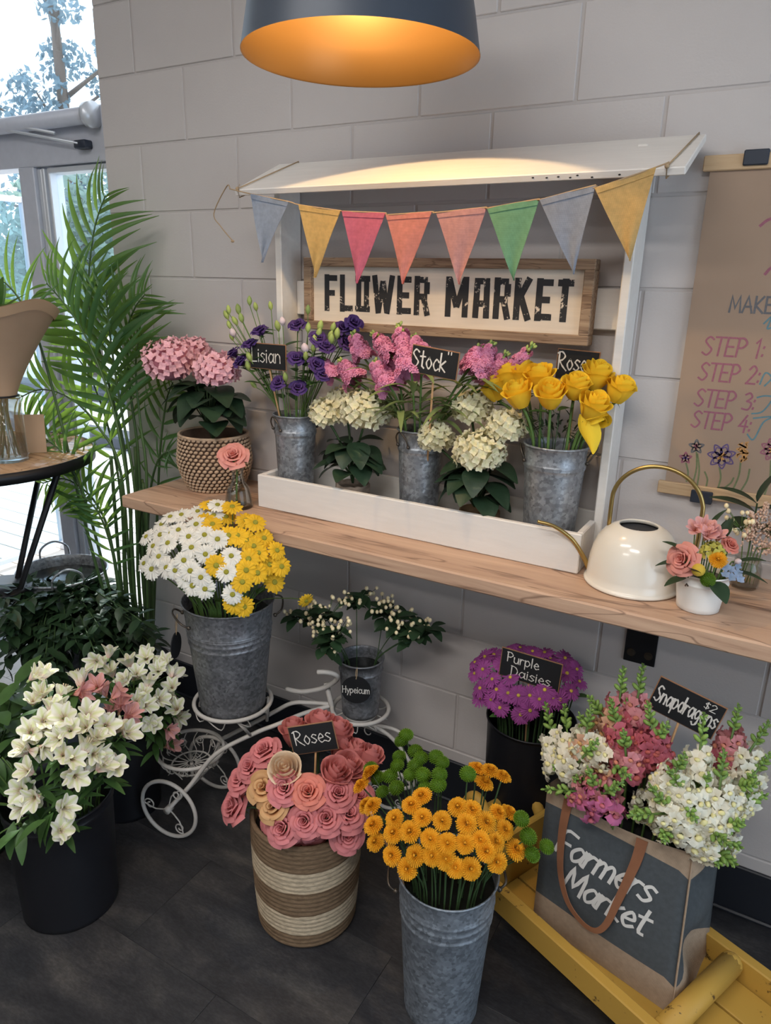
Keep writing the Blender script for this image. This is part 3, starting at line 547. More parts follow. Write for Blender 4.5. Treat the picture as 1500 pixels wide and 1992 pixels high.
BK['grn'] = ((.10, -.93, .0), .10, .12, .20); l, rb, rt, h = BK['grn']; t = vessel('flower_bucket', 'dark green bucket of broad leaves at the left edge', 'bucket', l, rb, rt, h, pm('dark_green_plastic', S(28, 58, 44), 0.4), (), lip=0.006)
BK['tub'] = ((-.275, -.275, .16), .125, .158, .41); l, rb, rt, h = BK['tub']; t = vessel('galvanized_tub', 'oval handled galvanized tub of ruscus greenery below the bar table', 'tub', l, rb, rt, h, m_galv, (h - .05,), lip=0.006, fill=0.9)
for a in (-0.5, 2.64):
    c_ = V(l); d_ = V((math.cos(a), math.sin(a), 0)); s_ = V((-d_.y, d_.x, 0)); b = MB()
    b.tube(cat([c_ + d_ * (rt + .002) - s_ * .05 + V((0, 0, h - .03)), c_ + d_ * (rt + .006) - s_ * .048 + V((0, 0, h + .03)), c_ + d_ * (rt + .006) + V((0, 0, h + .058)), c_ + d_ * (rt + .006) + s_ * .048 + V((0, 0, h + .03)), c_ + d_ * (rt + .002) + s_ * .05 + V((0, 0, h - .03))], 6), 0.004, 8); obj('handle', b, m_galv, t)
stl = thing('low_stool', 'low black round stool under the galvanized tub', 'stool', (-.275, -.275, 0)); b = MB(); b.lathe([(0.001, .158), (.15, .158), (.155, .15), (.15, .14), (.001, .14)], 28, Mx=M.Translation((-.275, -.275, 0))); obj('seat', b, m_black, stl)
for k in range(3):
    a = k * 2.094 + 0.5; b = MB(); b.tube([(-.275 + .10 * math.cos(a), -.275 + .10 * math.sin(a), .141), (-.275 + .135 * math.cos(a), -.275 + .135 * math.sin(a), .001)], .01, 8); obj('leg', b, m_black, stl)
# woven basket with the pink hydrangea
BK['bask'] = ((.376, -.128, .962), .088, .108, .176); l, rb, rt, h = BK['bask']
bt = thing('woven_basket', 'round woven seagrass basket holding the pink hydrangea', 'basket', l); X = M.Translation(V(l))
Rb = lambda v: (.088 + .030 * math.sin(min(1, v * 1.7) * PI / 2) - .010 * max(0, v - .55) / .45)
m_weaveA = pm('seagrass_light', S(188, 162, 136), 0.85, var=0.25, vs=60); m_weaveB = pm('seagrass_core', S(98, 78, 64), 0.9, var=0.2, vs=60)
b = MB(); b.lathe([(0.001, .003)] + [(Rb(v / 10) - .004, max(.003, h * v / 10)) for v in range(11)] + [(Rb(1) - .012, h), (Rb(.9) - .012, h * .8), (.001, h * .78)], 40, Mx=X); obj('liner', b, m_weaveB, bt)
for r_ in range(15):
    v = (r_ + .5) / 15; n = 40; b = MB(); R_ = Rb(v)
    for k in range(n):
        a = 2 * PI * (k + (r_ % 2) * .5) / n; c_ = V((R_ * math.cos(a), R_ * math.sin(a), h * v))
        b.ball((0, 0, 0), 1, 6, 4, Mx=X @ M.Translation(c_) @ M.Rotation(a, 4, 'Z') @ M.Rotation(0.35, 4, 'X') @ M.Diagonal((.0042, .0082, .0052, 1)))
    o = obj('woven_row', b, m_weaveA, bt)
b = MB(); b.tube([(Rb(1) * math.cos(k * PI / 24), Rb(1) * math.sin(k * PI / 24), h) for k in range(48)], .005, 7, closed=True, Mx=X); obj('rim', b, m_weaveA, bt)
# striped jute basket
def jute():
    t = NT('striped_jute'); t.setp(0.95, 0, 0.1); tc = t.add('ShaderNodeTexCoord'); sx = t.add('ShaderNodeSeparateXYZ'); t.link(tc.outputs['Object'], sx.inputs[0]); nz = t.noise(t.coord((1, 1, 1)), 9, 2)
    ad = t.add('ShaderNodeMath', operation='MULTIPLY_ADD'); t.link(nz, ad.inputs[0]); ad.inputs[1].default_value = 0.018; t.link(sx.outputs['Z'], ad.inputs[2])
    mr = t.add('ShaderNodeMapRange'); mr.inputs[1].default_value = 0.0; mr.inputs[2].default_value = 0.345; t.link(ad.outputs[0], mr.inputs[0])
    A, B_ = S(196, 178, 152), S(128, 106, 84); col = t.ramp(mr.outputs[0], [(0, B_), (.17, A), (.35, B_), (.56, A), (.74, B_)], 'CONSTANT')
    t.col(t.mix(1.0, col, t.ramp(t.noise(t.coord((30, 30, 160)), 2.0, 4), [(.3, (.62,) * 3 + (1,)), (.72, (1.12,) * 3 + (1,))]), 'MULTIPLY')); t.bump(t.noise(t.coord((40, 40, 120)), 3, 3), 0.5, 0.002); return t.m
BK['rose'] = ((1.071, -.595, .0), .128, .138, .326); l, rb, rt, h = BK['rose']
bt = thing('jute_basket', 'round jute basket with beige and brown stripes full of pink roses', 'basket', l); X = M.Translation(V(l)); prof = [(.001, .004)]; N_ = 24
for k in range(N_):
    for q in (0, .25, .5, .75):
        v = (k + q) / N_; prof.append((.128 + .012 * v + .004 * math.sin(v * 3) + .0026 * math.sin(PI * q), .004 + (h - .004) * v))
prof += [(rt + .001, h), (rt - .005, h), (rt - .008, h * .8), (.001, h * .8)]
b = MB(); b.lathe(prof, 64); obj('body', b, jute(), bt, Mx=X)
b = MB(); b.lathe([(.001, h * .86), (rt - .007, h * .86)], 40, Mx=X); obj('contents', b, m_soil, bt)
# bark pots of the white hydrangeas
for k, (l, r_, h, lab) in enumerate((((.905, -.125, .97), .050, .085, 'rough birch bark pot of the left white hydrangea'), ((1.305, -.128, .97), .054, .075, 'straw wrapped pot of the right white hydrangea'))):
    t = thing('bark_pot', lab, 'pot', l); X = M.Translation(V(l)); b = MB(); pr_ = [(.001, 0), (r_ * .9, 0), (r_, .01), (r_ * 1.03, h * .5), (r_ * .98, h), (r_ * .9, h), (r_ * .9, h * .85), (.001, h * .85)]; b.lathe(pr_, 28, Mx=X)
    for i, v in enumerate(b.v): b.v[i] = v + rv(0.002)
    obj('body', b, m_bark if k == 0 else pm('straw_wrap', S(172, 140, 106), 0.9, var=0.35, vs=18, stretch=(1, 1, 9), bump=.5, bs=40), t)
    BK['hw%d' % k] = (l, r_, r_, h)
# small glass vase with one rose
l = (.590, -.262, .962); t = thing('glass_vase', 'small clear glass vase holding a single pink rose', 'vase', l); X = M.Translation(V(l))
b = MB(); b.lathe([(.001, .0), (.040, .0), (.043, .006), (.041, .02), (.036, .05), (.034, .06), (.020, .078), (.0165, .10), (.0175, .118), (.021, .124), (.0195, .124), (.015, .11), (.0148, .098), (.018, .08), (.031, .06), (.033, .05), (.038, .02), (.038, .008), (.001, .007)], 28, Mx=X); obj('body', b, m_glass, t)
b = MB(); b.lathe([(.001, .0075), (.0375, .0085), (.0375, .02), (.0335, .045), (.001, .045)], 24, Mx=X); obj('water', b, glassmat('vase_water', (.80, .80, .74, 1), 0.35), t)
# watering can
cx, cy, cz = 1.722, -.205, .962; wc = thing('watering_can', 'cream enamel dome watering can with slim brass spout and hoop handle', 'watering can', (cx, cy, cz)); X = M.Translation((cx, cy, cz))
b = MB(); b.lathe([(.001, .001), (.104, .001), (.1075, .003), (.108, .007), (.1045, .010), (.1025, .012), (.102, .03), (.0995, .06), (.094, .085), (.085, .107), (.072, .125), (.060, .134), (.050, .139), (.044, .141), (.042, .1405), (.042, .137), (.046, .132)], 64, Mx=X); obj('body', b, m_enamel, wc)
b = MB(); b.lathe([(.001, .128), (.05, .128)], 32, Mx=X); obj('mouth_shade_disc', b, m_can_shade, wc)  # dark disc across the mouth stands in for shade inside the can
b = MB(); pts = [(cx - .066 + .118 * 0, cy, cz + .128)] + [(cx + .030 - .096 * math.cos(a), cy, cz + .192 + .088 * math.sin(a)) for a in [k * PI / 14 for k in range(15)]] + [(cx + .124, cy + .004, cz + .10), (cx + .112, cy + .004, cz + .03)]
b.tube(cat([V(p) for p in pts], 3), .0048, 10); obj('handle', b, m_brass, wc)
b = MB(); b.tube(cat([(cx - .098, cy - .012, cz + .018), (cx - .112, cy - .02, cz + .048), (cx - .140, cy - .03, cz + .088), (cx - .180, cy - .045, cz + .116), (cx - .218, cy - .055, cz + .124)], 6), [.0062 - .00009 * k for k in range(25)], 10); obj('spout', b, m_brass, wc)
# white pail and glass jar on the shelf
BK['pail'] = ((1.873, -.264, .962), .0425, .054, .086); l, rb, rt, h = BK['pail']; t = vessel('white_pail', 'small white enamel pail of mixed flowers at the shelf edge', 'pail', l, rb, rt, h, m_pailw, (h - .022,), lip=.0025)
b = MB(); b.tube([(l[0] - .0205, l[1] - .049, l[2] + .062), (l[0] - .023, l[1] - .053, l[2] + .068), (l[0] - .0255, l[1] - .048, l[2] + .061)], .0018, 6); obj('handle_lug', b, m_wire, t)
BK['jar'] = ((1.948, -.085, .962), .030, .032, .075); l, rb, rt, h = BK['jar']; t = thing('glass_jar', 'clear ribbed glass jar behind the white pail', 'jar', l); X = M.Translation(V(l))
b = MB(); b.lathe([(.001, 0), (.027, 0), (.031, .006), (.033, .03), (.033, .05), (.028, .062), (.029, .075), (.027, .075), (.026, .062), (.031, .05), (.031, .03), (.029, .008), (.001, .006)], 26, Mx=X); obj('body', b, m_glass, t)
b = MB(); b.lathe([(.001, .0065), (.0285, .009), (.0305, .03), (.0305, .048), (.001, .048)], 24, Mx=X); obj('water', b, glassmat('jar_water', (.82, .84, .78, 1), 0.35), t)
# ------------------------------------------------------------------ white tricycle plant stand
tk = thing('tricycle_planter', 'white painted iron tricycle plant stand with scroll wheels and pot rings', 'plant stand', (.70, -.38, 0))
def tpart(name, tubes, parent=None, r=.005, n=8, closed=False):
    b = MB()
    for p in tubes: b.tube(p, r, n, closed=closed)
    return obj(name, b, m_trike, parent or tk)
def scroll(c, e1, e2, p0, p1, turns=1.25, r0=.016, sgn=1):
    P0 = V(p0); out = [P0]; c_ = V(p1)
    for k in range(22):
        t_ = k / 21; a = sgn * t_ * turns * 2 * PI + PI * .5; rr = r0 * (1 - .75 * t_); out.append(c_ + e1 * rr * math.cos(a) + e2 * rr * math.sin(a))
    return cat([P0, P0.lerp(out[1], .55) + (e1 * .012 * sgn)] + out[1:], 2)
def wheel(c, R_, d):
    c = V(c); e1 = V(d).normalized(); e2 = V((0, 0, 1)); nrm = e1.cross(e2)
    w = tpart('wheel', [[c + e1 * R_ * math.cos(a) + e2 * R_ * math.sin(a) for a in [k * 2 * PI / 40 for k in range(40)]]], r=.006, closed=True)
    for k in range(3):
        a = 2 * PI * k / 3 - PI / 2 + .55; f1 = e1 * math.cos(a) + e2 * math.sin(a); f2 = -e1 * math.sin(a) + e2 * math.cos(a)
        tpart('scroll_spoke', [scroll(c, f2, f1, c, c + f1 * R_ * .72, 1.3, R_ * .2)], w, r=.0022, n=6)
    b = MB(); b.tube([c - nrm * .012, c + nrm * .012], .011, 12); obj('hub', b, m_trike, w)
WD = (.985, .165, 0); hN = V((.566, -.598, .1005)); hF = V((.529, -.362, .1005))
wheel(hN, .0945, WD); wheel(hF, .0945, WD); wheel((1.075, -.150, .0755), .0695, (.93, .36, 0))
tpart('axle', [[hN, hF]], r=.005)
tpart('frame_tube', [cat([hN, (.601, -.538, .161), (.651, -.479, .251), (.727, -.391, .299), (.773, -.336, .316), (.826, -.273, .338), (.884, -.208, .350)], 5)], r=.0068)
tpart('frame_tube', [cat([hF, (.537, -.343, .168), (.574, -.328, .202), (.658, -.295, .263), (.714, -.272, .306), (.766, -.252, .343), (.816, -.232, .351), (.884, -.208, .356)], 5)], r=.0068)
tpart('head_tube', [[(.872, -.215, .43), (.898, -.205, .30)]], r=.0085)
tpart('handlebar', [cat([(.744, -.25, .386), (.80, -.245, .392), (.868, -.228, .418), (.918, -.228, .462), (.925, -.24, .487), (.905, -.26, .500), (.878, -.27, .497)], 6)], r=.0075)
for (rx, ry, rz, R_) in ((.632, -.372, .362, .117), (.968, -.168, .336, .088)):
    rg = tpart('pot_ring', [[(rx + R_ * math.cos(k * PI / 24), ry + R_ * math.sin(k * PI / 24), rz + .012) for k in range(48)]], r=.0065, closed=True)
    tpart('lower_ring', [[(rx + R_ * .55 * math.cos(k * PI / 16), ry + R_ * .55 * math.sin(k * PI / 16), rz - .004) for k in range(32)]], rg, r=.0035, closed=True)
    for k in range(8):
        a = k * PI / 4; c_, s_ = math.cos(a), math.sin(a); a2 = a + .4
        tpart('cradle_wire', [cat([(rx + R_ * c_, ry + R_ * s_, rz + .008), (rx + R_ * .95 * math.cos(a2), ry + R_ * .95 * math.sin(a2), rz - .022), (rx + R_ * .55 * math.cos(a2), ry + R_ * .55 * math.sin(a2), rz - .006)], 4)], rg, r=.002, n=5)
    for k in range(2): tpart('support_bar', [[(rx - R_ * .55, ry, rz - .004), (rx + R_ * .55, ry, rz - .004)] if k == 0 else [(rx, ry - R_ * .55, rz - .004), (rx, ry + R_ * .55, rz - .004)]], rg, r=.0032)
tpart('strut', [[(.70, -.296, .28), (.704, -.29, .366)], [(.722, -.40, .296), (.716, -.445, .366)]], r=.005)
tpart('front_fork', [cat([(.895, -.206, .31), (.94, -.18, .29), (.96, -.168, .332)], 4), cat([(.90, -.205, .295), (.96, -.17, .30), (1.03, -.15, .284), (1.09, -.145, .25), (1.143, -.15, .194), (1.15, -.14, .12), (1.075, -.15, .0755)], 6)], r=.006)
tpart('fender', [cat([(.985, -.155, .285), (1.06, -.13, .287), (1.125, -.12, .263)], 5)], r=.006)
tpart('ring_hook', [[(.985 + .012 * math.cos(a), -.15, .262 + .014 * math.sin(a)) for a in [-.4 - k * .35 for k in range(13)]]], r=.002, n=6)
# scroll basket between the rear wheels
bx, by, bz = .522, -.455, .175
bk = tpart('wire_basket', [[(bx + .098 * math.cos(k * PI / 20) * 1.05, by + .10 * math.sin(k * PI / 20), bz + .03) for k in range(40)]], r=.006, closed=True)
tpart('basket_base_ring', [[(bx + .06 * math.cos(k * PI / 14), by + .062 * math.sin(k * PI / 14), bz - .022) for k in range(28)]], bk, r=.003, closed=True)
for k in range(18):
    a = k * PI / 9; c_, s_ = math.cos(a), math.sin(a)
    tpart('basket_wire', [cat([(bx + .098 * 1.05 * c_, by + .10 * s_, bz + .028), (bx + .088 * math.cos(a + .18), by + .09 * math.sin(a + .18), bz), (bx + .06 * c_, by + .062 * s_, bz - .022), (bx + .012 * c_, by + .012 * s_, bz - .02)], 4)], bk, r=.0018, n=5)
for k in range(10):
    a = k * PI / 5 + .15; e1 = V((-math.sin(a), math.cos(a), 0)); c0 = V((bx + .083 * math.cos(a), by + .085 * math.sin(a), bz + .004))
    tpart('basket_scroll', [scroll(c0, e1, V((0, 0, 1)), c0 + V((0, 0, -.022)), c0, 1.4, .014, 1 if k % 2 else -1)], bk, r=.0017, n=5)
tpart('basket_post', [[(bx, by, .0855), (bx, by, bz - .02)]], bk, r=.005)
# hanging tags
def disc_tag(name, label, c, r, rx, nrm, text, top):
    t = thing(name, label, 'tag', c); X = frame(c, nrm); X = M.Translation(V(c)) @ M(( (*V((-nrm[1], nrm[0], 0)).normalized(),), (0, 0, 1), (*V(nrm).normalized(),))).transposed().to_4x4()
    b = MB(); b.tube([(0, 0, -.0015), (0, 0, .0015)], 1, 40, Mx=X @ M.Diagonal((rx, r, 1, 1))); obj('disc', b, m_chalk, t, smooth=False)
    b = MB(); e = X @ V((0, r * .82, .003)); b.tube(cat([e, (e + V(top)) / 2 + V((.003, -.002, 0)), V(top), (e + V(top)) / 2 - V((.003, 0, 0)), e], 5), .0011, 5); obj('twine', b, m_twine, t)
    if text: lettering('lettering', text, X @ M.Translation((.000, -.010, .0022)), .022, .0024, m_chalkw, t, width=rx * 1.84, tr=.05)
    return t
disc_tag('hanging_tag', 'round chalkboard tag reading Hypeicum hanging on the small bucket', (.998, -.243, .462), .0445, .0445, (.42, -.90, .1), 'Hypeicum', (.994, -.232, .531))
disc_tag('hanging_tag', 'blank oval chalkboard tag hanging from the daisy bucket handle', (.513, -.475, .575), .040, .034, (.92, .35, .0), None, (.522, -.470, .677))
# chalkboard picks
def pick(label, text, c, w, h, roll, yaw, stick, ths, widths, mats=None, lift=0.0, extra=None, pitch=0.0):
    t = thing('chalkboard_pick', label, 'chalkboard', stick); X = M.Translation(V(c)) @ M.Rotation(yaw, 4, 'Z') @ M.Rotation(PI / 2 + pitch, 4, 'X') @ M.Rotation(roll, 4, 'Z')
    b = MB(); b.box(-w / 2, w / 2, -h / 2, h / 2, -.003, 0, .0008, X); obj('backing', b, m_tagedge, t, smooth=False)
    b = MB(); b.box(-w / 2 + .0022, w / 2 - .0022, -h / 2 + .0022, h / 2 - .0022, -.0005, .0009, .0003, X); obj('chalkboard_face', b, m_chalk, t, smooth=False)
    b = MB(); p = X @ V((0, -h / 2 + .01, -.004)); b.tube([p, V(stick)], .0028, 6); obj('stick', b, m_stick, t)
    for (tx, x, y, hh, lw, wd) in ths: lettering('lettering', tx, X @ M.Translation((x, y, .0012)), hh, lw, m_chalkw, t, False, width=wd, jit=.02, vary=.25)
    return t
pick('chalkboard pick with Lisian lettering among the purple lisianthus', '', (.668, -.205, 1.405), .130, .072, .0, .0, (.69, -.125, 1.03), [('Lisian', -.058, -.016, .040, .0030, .105)], None)
pick('tilted chalkboard pick reading Stock among the pink stock flowers', '', (1.206, -.236, 1.430), .128, .068, -.10, .0, (1.145, -.135, 1.03), [('Stock', -.060, -.018, .042, .0036, .092), ('"', .033, .008, .022, .0026, .014)], None)
pick('chalkboard pick reading Roses behind the yellow roses', '', (1.506, -.062, 1.430), .104, .074, -.03, .0, (1.52, -.12, 1.03), [('Roses', -.048, -.012, .040, .0034, .088)], None)
pick('tilted chalkboard pick reading Roses in the jute basket', '', (1.098, -.600, .545), .116, .076, .24, .42, (1.085, -.585, .24), [('Roses', -.047, -.012, .036, .0026, .092)], None, pitch=-.12)
pick('chalkboard pick reading Purple Daisies among the purple daisies', '', (1.512, -.235, .684), .158, .082, -.05, .05, (1.505, -.15, .10), [('Purple', -.062, .006, .026, .0026, .084), ('Daisies', -.048, -.030, .026, .0024, .104)], None)
pick('tilted chalkboard pick reading Snapdragons $2 in the tote bag', '', (1.887, -.305, .740), .146, .088, -.245, .0, (1.825, -.345, .36), [('Snapdragons', -.066, -.016, .040, .0036, .134), ('$2', .030, .020, .018, .0018, .026)], None)
# ------------------------------------------------------------------ yellow sled
A0 = V((1.515, -.425, 0)); sd = V((math.cos(-.40), math.sin(-.40), 0)); sn = V((-sd.y, sd.x, 0))
SX = M((( sd.x, sn.x, 0, A0.x), (sd.y, sn.y, 0, A0.y), (0, 0, 1, 0), (0, 0, 0, 1)))
sl = thing('wooden_sled', 'worn yellow wooden sled with slatted floor and rounded crossbar', 'sled', A0 + sd * .4); Ls = 1.0
for y0 in (-.026, .276):
    b = MB(); b.box(0, Ls, y0, y0 + .026, .135, .205, .003, SX); obj('side_rail', b, m_yel, sl, smooth=False)
    b = MB(); b.box(.06, Ls - .06, y0 * .45 + .09, y0 * .45 + .11, .001, .136, .004, SX); obj('runner', b, m_yel, sl, smooth=False)
for k in range(3):
    b = MB(); b.box(.015, .70, .004 + k * .0915, .004 + k * .0915 + .086, .135, .147, .002, SX); obj('floor_slat', b, m_yel, sl, smooth=False)
for x, r_ in ((.490, .0255), (.95, .0255)):
    b = MB(); b.tube([SX @ V((x, .002, .186)), SX @ V((x, .262, .186))], r_, 14); b.ball(SX @ V((x, .262, .186)), r_, 14, 8); obj('crossbar', b, m_yel, sl)
b = MB(); b.box(-.004, .014, 0, .276, .135, .30, .004, SX); obj('end_board', b, m_yel, sl, smooth=False)
for y_ in (.04, .20):
    b = MB(); b.tube([SX @ p for p in cat([V((0, y_, .24)), V((-.045, y_, .30)), V((-.10, y_, .34)), V((-.13, y_, .31)), V((-.115, y_, .265))], 6)], .016, 10); obj('curled_end', b, m_yel, sl)
b = MB(); b.tube([SX @ p for p in cat([V((-.115, .03, .265)), V((-.12, .12, .262)), V((-.115, .21, .265))], 5)], .014, 10); obj('end_handle', b, m_yel, sl)
# ------------------------------------------------------------------ tote bag
b0, b1, b2, b3 = V((1.640, -.448, .1475)), V((1.975, -.535, .1475)), V((2.020, -.335, .1475)), V((1.690, -.245, .1475))
t0, t1, t2, t3 = V((1.645, -.462, .545)), V((1.958, -.475, .515)), V((1.998, -.300, .525)), V((1.700, -.268, .54))
def bagp(s_, v):   # s_ in 0..4 round the bag: front 0-1, right side 1-2, back 2-3, left 3-4
    lo, hi = [b0, b1, b2, b3, b0], [t0, t1, t2, t3, t0]; k = min(3, int(s_)); f = s_ - k
    p = lo[k].lerp(lo[k + 1], f).lerp(hi[k].lerp(hi[k + 1], f), v); n_ = (lo[k + 1] - lo[k]).cross(V((0, 0, 1))).normalized()
    bul = math.sin(PI * f) * (0.012 * math.sin(PI * min(1, v * 1.1)) if k in (0, 2) else 0)
    if k == 1: bul = -.020 * math.sin(PI * f) * math.sin(PI * v) + .016 * math.sin(v * 15 + f * 3.5) * math.sin(PI * f) * (.4 + .6 * math.sin(PI * v)) + .012 * math.sin(2 * PI * f) * math.sin(v * 9)
    if k == 3: bul = .010 * math.sin(PI * f) * math.sin(PI * v) + .006 * math.sin(v * 12) * math.sin(PI * f)
    if k == 0 and v > .9: p.z -= .022 * math.sin(PI * f) * (v - .9) * 10
    return p + n_ * bul
tb = thing('tote_bag', 'slate grey canvas tote bag printed Farmers Market with burlap bands', 'bag', b0.lerp(b2, .5))
def bandm(name, v0, v1, mat, nv, off=0.0):
    b = MB(); N_ = 56; w = N_
    vs_ = []
    for i in range(nv + 1):
        for j in range(N_):
            s_ = 4 * j / N_; wob = .018 * math.sin(s_ * 2.2 + 1) if s_ < 1 else .03 * math.sin(s_ * 5)
            v = v0 + (v1 - v0) * i / nv; v += (wob if (0.02 < v0 and i == 0) or (v1 < .98 and i == nv and v1 > .05) else 0) if off == 0 else 0
            vs_.append(bagp(s_, max(0, min(1, v))))
    b.add(vs_, [(i * w + j, i * w + (j + 1) % w, (i + 1) * w + (j + 1) % w, (i + 1) * w + j) for i in range(nv) for j in range(N_)]); return obj(name, b, mat, tb)
bandm('base_band', 0, .20, m_burlap, 6); bandm('body', .20, .865, m_denim, 20); bandm('top_band', .865, 1.0, m_burlap, 5)
b = MB(); b.add([b0, b1, b2, b3], [(0, 1, 2, 3)]); obj('bottom', b, m_burlap, tb, smooth=False)
b = MB(); vs_ = [bagp(4 * j / 40, .80) for j in range(40)]; b.add(vs_, [tuple(range(40))]); obj('inner_shade_sheet', b, m_water, tb, smooth=False)  # dark sheet below the rim, painted in place of shade among the stems
for s_ in (1.0,): b = MB(); b.tube([bagp(s_, k / 20) for k in range(21)], .0022, 6); obj('edge_piping', b, m_burlap, tb)
def strap(pts, w, off, name='strap'):
    b = MB(); P = cat([V((s_, v, o)) for s_, v, o in pts], 6); n = len(P); vs_ = []; fs = []
    nf = (b1 - b0).cross(V((0, 0, 1))).normalized(); nf = nf if nf.y < 0 else -nf
    for i, q in enumerate(P):
        a = P[max(0, i - 1)]; c_ = P[min(n - 1, i + 1)]; d_ = V(((c_.x - a.x) * .335, (c_.y - a.y) * .39, 0)).normalized(); s2 = V((-d_.y, d_.x, 0)) * w / 2 * (.50 + .5 * abs(2 * i / (n - 1) - 1) ** 1.5 * (1.15 if i > n / 2 else .8))
        for sg_, o2 in ((1, 0), (-1, 0), (-1, -.002), (1, -.002)):
            vs_.append(bagp(max(0, min(.999, q.x + sg_ * s2.x / .335)), max(0, min(1, q.y + sg_ * s2.y / .39))) + nf * (q.z + o2))
        if i:
            for k in range(4): fs.append((4 * i - 4 + k, 4 * i - 4 + (k + 1) % 4, 4 * i + (k + 1) % 4, 4 * i + k))
    b.add(vs_, fs); return obj(name, b, m_leather, tb, smooth=False)
strap([(.165, .99, .004), (.155, .80, .006), (.165, .62, .008), (.20, .47, .012), (.28, .345, .018), (.40, .285, .022), (.50, .29, .022), (.56, .37, .018), (.60, .52, .012), (.645, .70, .008), (.675, .84, .006), (.685, .98, .004)], .024, .004, 'strap')
nf = (b1 - b0).cross(V((0, 0, 1))).normalized()
def bagtext(txt, u0, v0, u1, h, lw, sl_):
    stv, W_ = strokes(txt, .02, sl_); m = MB(); k = (u1 - u0) / W_
    for i, p in enumerate(stv):
        pts = [V((q.x * k * .335, q.y * h, 0)) for q in p]; pts = cat(pts, 3) if len(pts) < 9 else pts; tmp = MB(); ribbon(tmp, pts, lw, M.Identity(4))
        m.add([bagp(min(.99, max(.01, u0 + q.x / .335)), v0 + q.y / .39) + nf * (.0014 + .00005 * i) for q in tmp.v], tmp.f)
    obj('lettering', m, m_print, tb, smooth=False)
bagtext('Farmers', .11, .600, .79, .064, .0078, .28); bagtext('Market', .20, .390, .78, .066, .0078, .28)
# ------------------------------------------------------------------ bar table, vase, wrapped bouquet, card
tx, ty, tz = -.317, -.485, 1.05; ta = thing('bar_table', 'round bar table with wooden top black rim and black metal legs', 'table', (tx, ty, 0)); X = M.Translation((tx, ty, 0))
b = MB(); b.lathe([(.001, tz), (.342, tz), (.344, tz - .002), (.344, tz - .022), (.001, tz - .022)], 64, Mx=X); obj('tabletop', b, woodmat('table_wood', S(166, 134, 104), S(186, 152, 120), S(110, 84, 64), (3, 18, 18), .10), ta)
b = MB(); b.lathe([(.3445, tz + .001), (.3505, tz + .001), (.3505, tz - .034), (.3445, tz - .034), (.3445, tz + .001)], 64, Mx=X); obj('rim', b, m_black, ta)
for k in range(4):
    a = k * PI / 2 + .25; c_, s_ = math.cos(a), math.sin(a); b = MB()
    b.tube([(tx + .30 * c_, ty + .30 * s_, tz - .03), (tx + .075 * c_, ty + .075 * s_, .56), (tx + .29 * c_, ty + .29 * s_, .001)], .0105, 8); obj('leg', b, m_black, ta)
b = MB(); b.lathe([(.001, .572), (.10, .572), (.10, .558), (.001, .558)], 32, Mx=X); obj('centre_disc', b, m_black, ta)
b = MB(); b.lathe([(.001, 1.025), (.30, 1.025), (.30, 1.006), (.28, 1.006), (.28, 1.02), (.001, 1.02)], 40, Mx=X); obj('apron', b, m_black, ta)
vx, vy = -.135, -.500; va = thing('glass_vase', 'tall clear glass vase holding the paper wrapped bouquet on the bar table', 'vase', (vx, vy, tz)); X = M.Translation((vx, vy, tz + .001))
b = MB(); b.lathe([(.001, 0), (.050, 0), (.053, .004), (.053, .20), (.051, .20), (.050, .012), (.001, .010)], 32, Mx=X); obj('body', b, m_glass, va)
b = MB(); b.lathe([(.001, .011), (.0495, .012), (.0495, .08), (.001, .08)], 28, Mx=X); obj('water', b, glassmat('tall_vase_water', (.86, .88, .86, 1), 0.3), va)
wb = thing('wrapped_bouquet', 'bouquet wrapped in kraft paper tied with black cord standing in the tall vase', 'bouquet', (vx, vy, tz + .02))
def cone(u, v):
    a = u * PI; r_ = .044 + .030 * v + .125 * v ** 1.3; zz = tz + .20 + .255 * v + .030 * v * math.cos(a + .2) + .012 * math.sin(a * 4 + 1) * v; return V((vx + r_ * math.cos(a), vy + r_ * math.sin(a) * .9, zz))
b = MB(); b.grid(cone, 48, 12); obj('paper_wrap', b, m_kraft, wb)
b = MB(); b.grid(lambda u, v: cone(u, .90 + v * .1) + V((math.cos(u * PI) * .004, math.sin(u * PI) * .004, -.002)), 48, 2); obj('folded_edge', b, pm('kraft_light', S(196, 164, 132), .85), wb)
b = MB(); b.tube([(vx + .048 * math.cos(k * PI / 12), vy + .046 * math.sin(k * PI / 12), tz + .205) for k in range(24)], .0028, 6, closed=True); b.tube(cat([(vx + .03, vy - .042, tz + .205), (vx + .066, vy - .058, tz + .16), (vx + .05, vy - .066, tz + .125), (vx + .01, vy - .062, tz + .13), (vx + .01, vy - .05, tz + .20)], 5), .0028, 6); obj('tie_cord', b, m_black, wb)
b = MB()
for k in range(9): a = k * .7; b.tube([(vx + .03 * math.cos(a), vy + .03 * math.sin(a), tz + .015), (vx + .015 * math.cos(a + 2), vy + .015 * math.sin(a + 2), tz + .2), (vx + .06 * math.cos(a), vy + .06 * math.sin(a), tz + .42)], .0028, 6)
obj('stems', b, pm('bouquet_stem', S(86, 110, 66), .6), wb)
b = MB(); Xc = M.Translation((-.170, -.400, tz + .001)) @ M.Rotation(.75, 4, 'Z') @ M.Rotation(-.14, 4, 'X'); b.box(-.045, .045, -.001, .001, 0, .125, 0, Xc); tag(obj('paper_card', b, m_kraft, smooth=False), 'blank kraft card propped behind the tall vase', 'card')
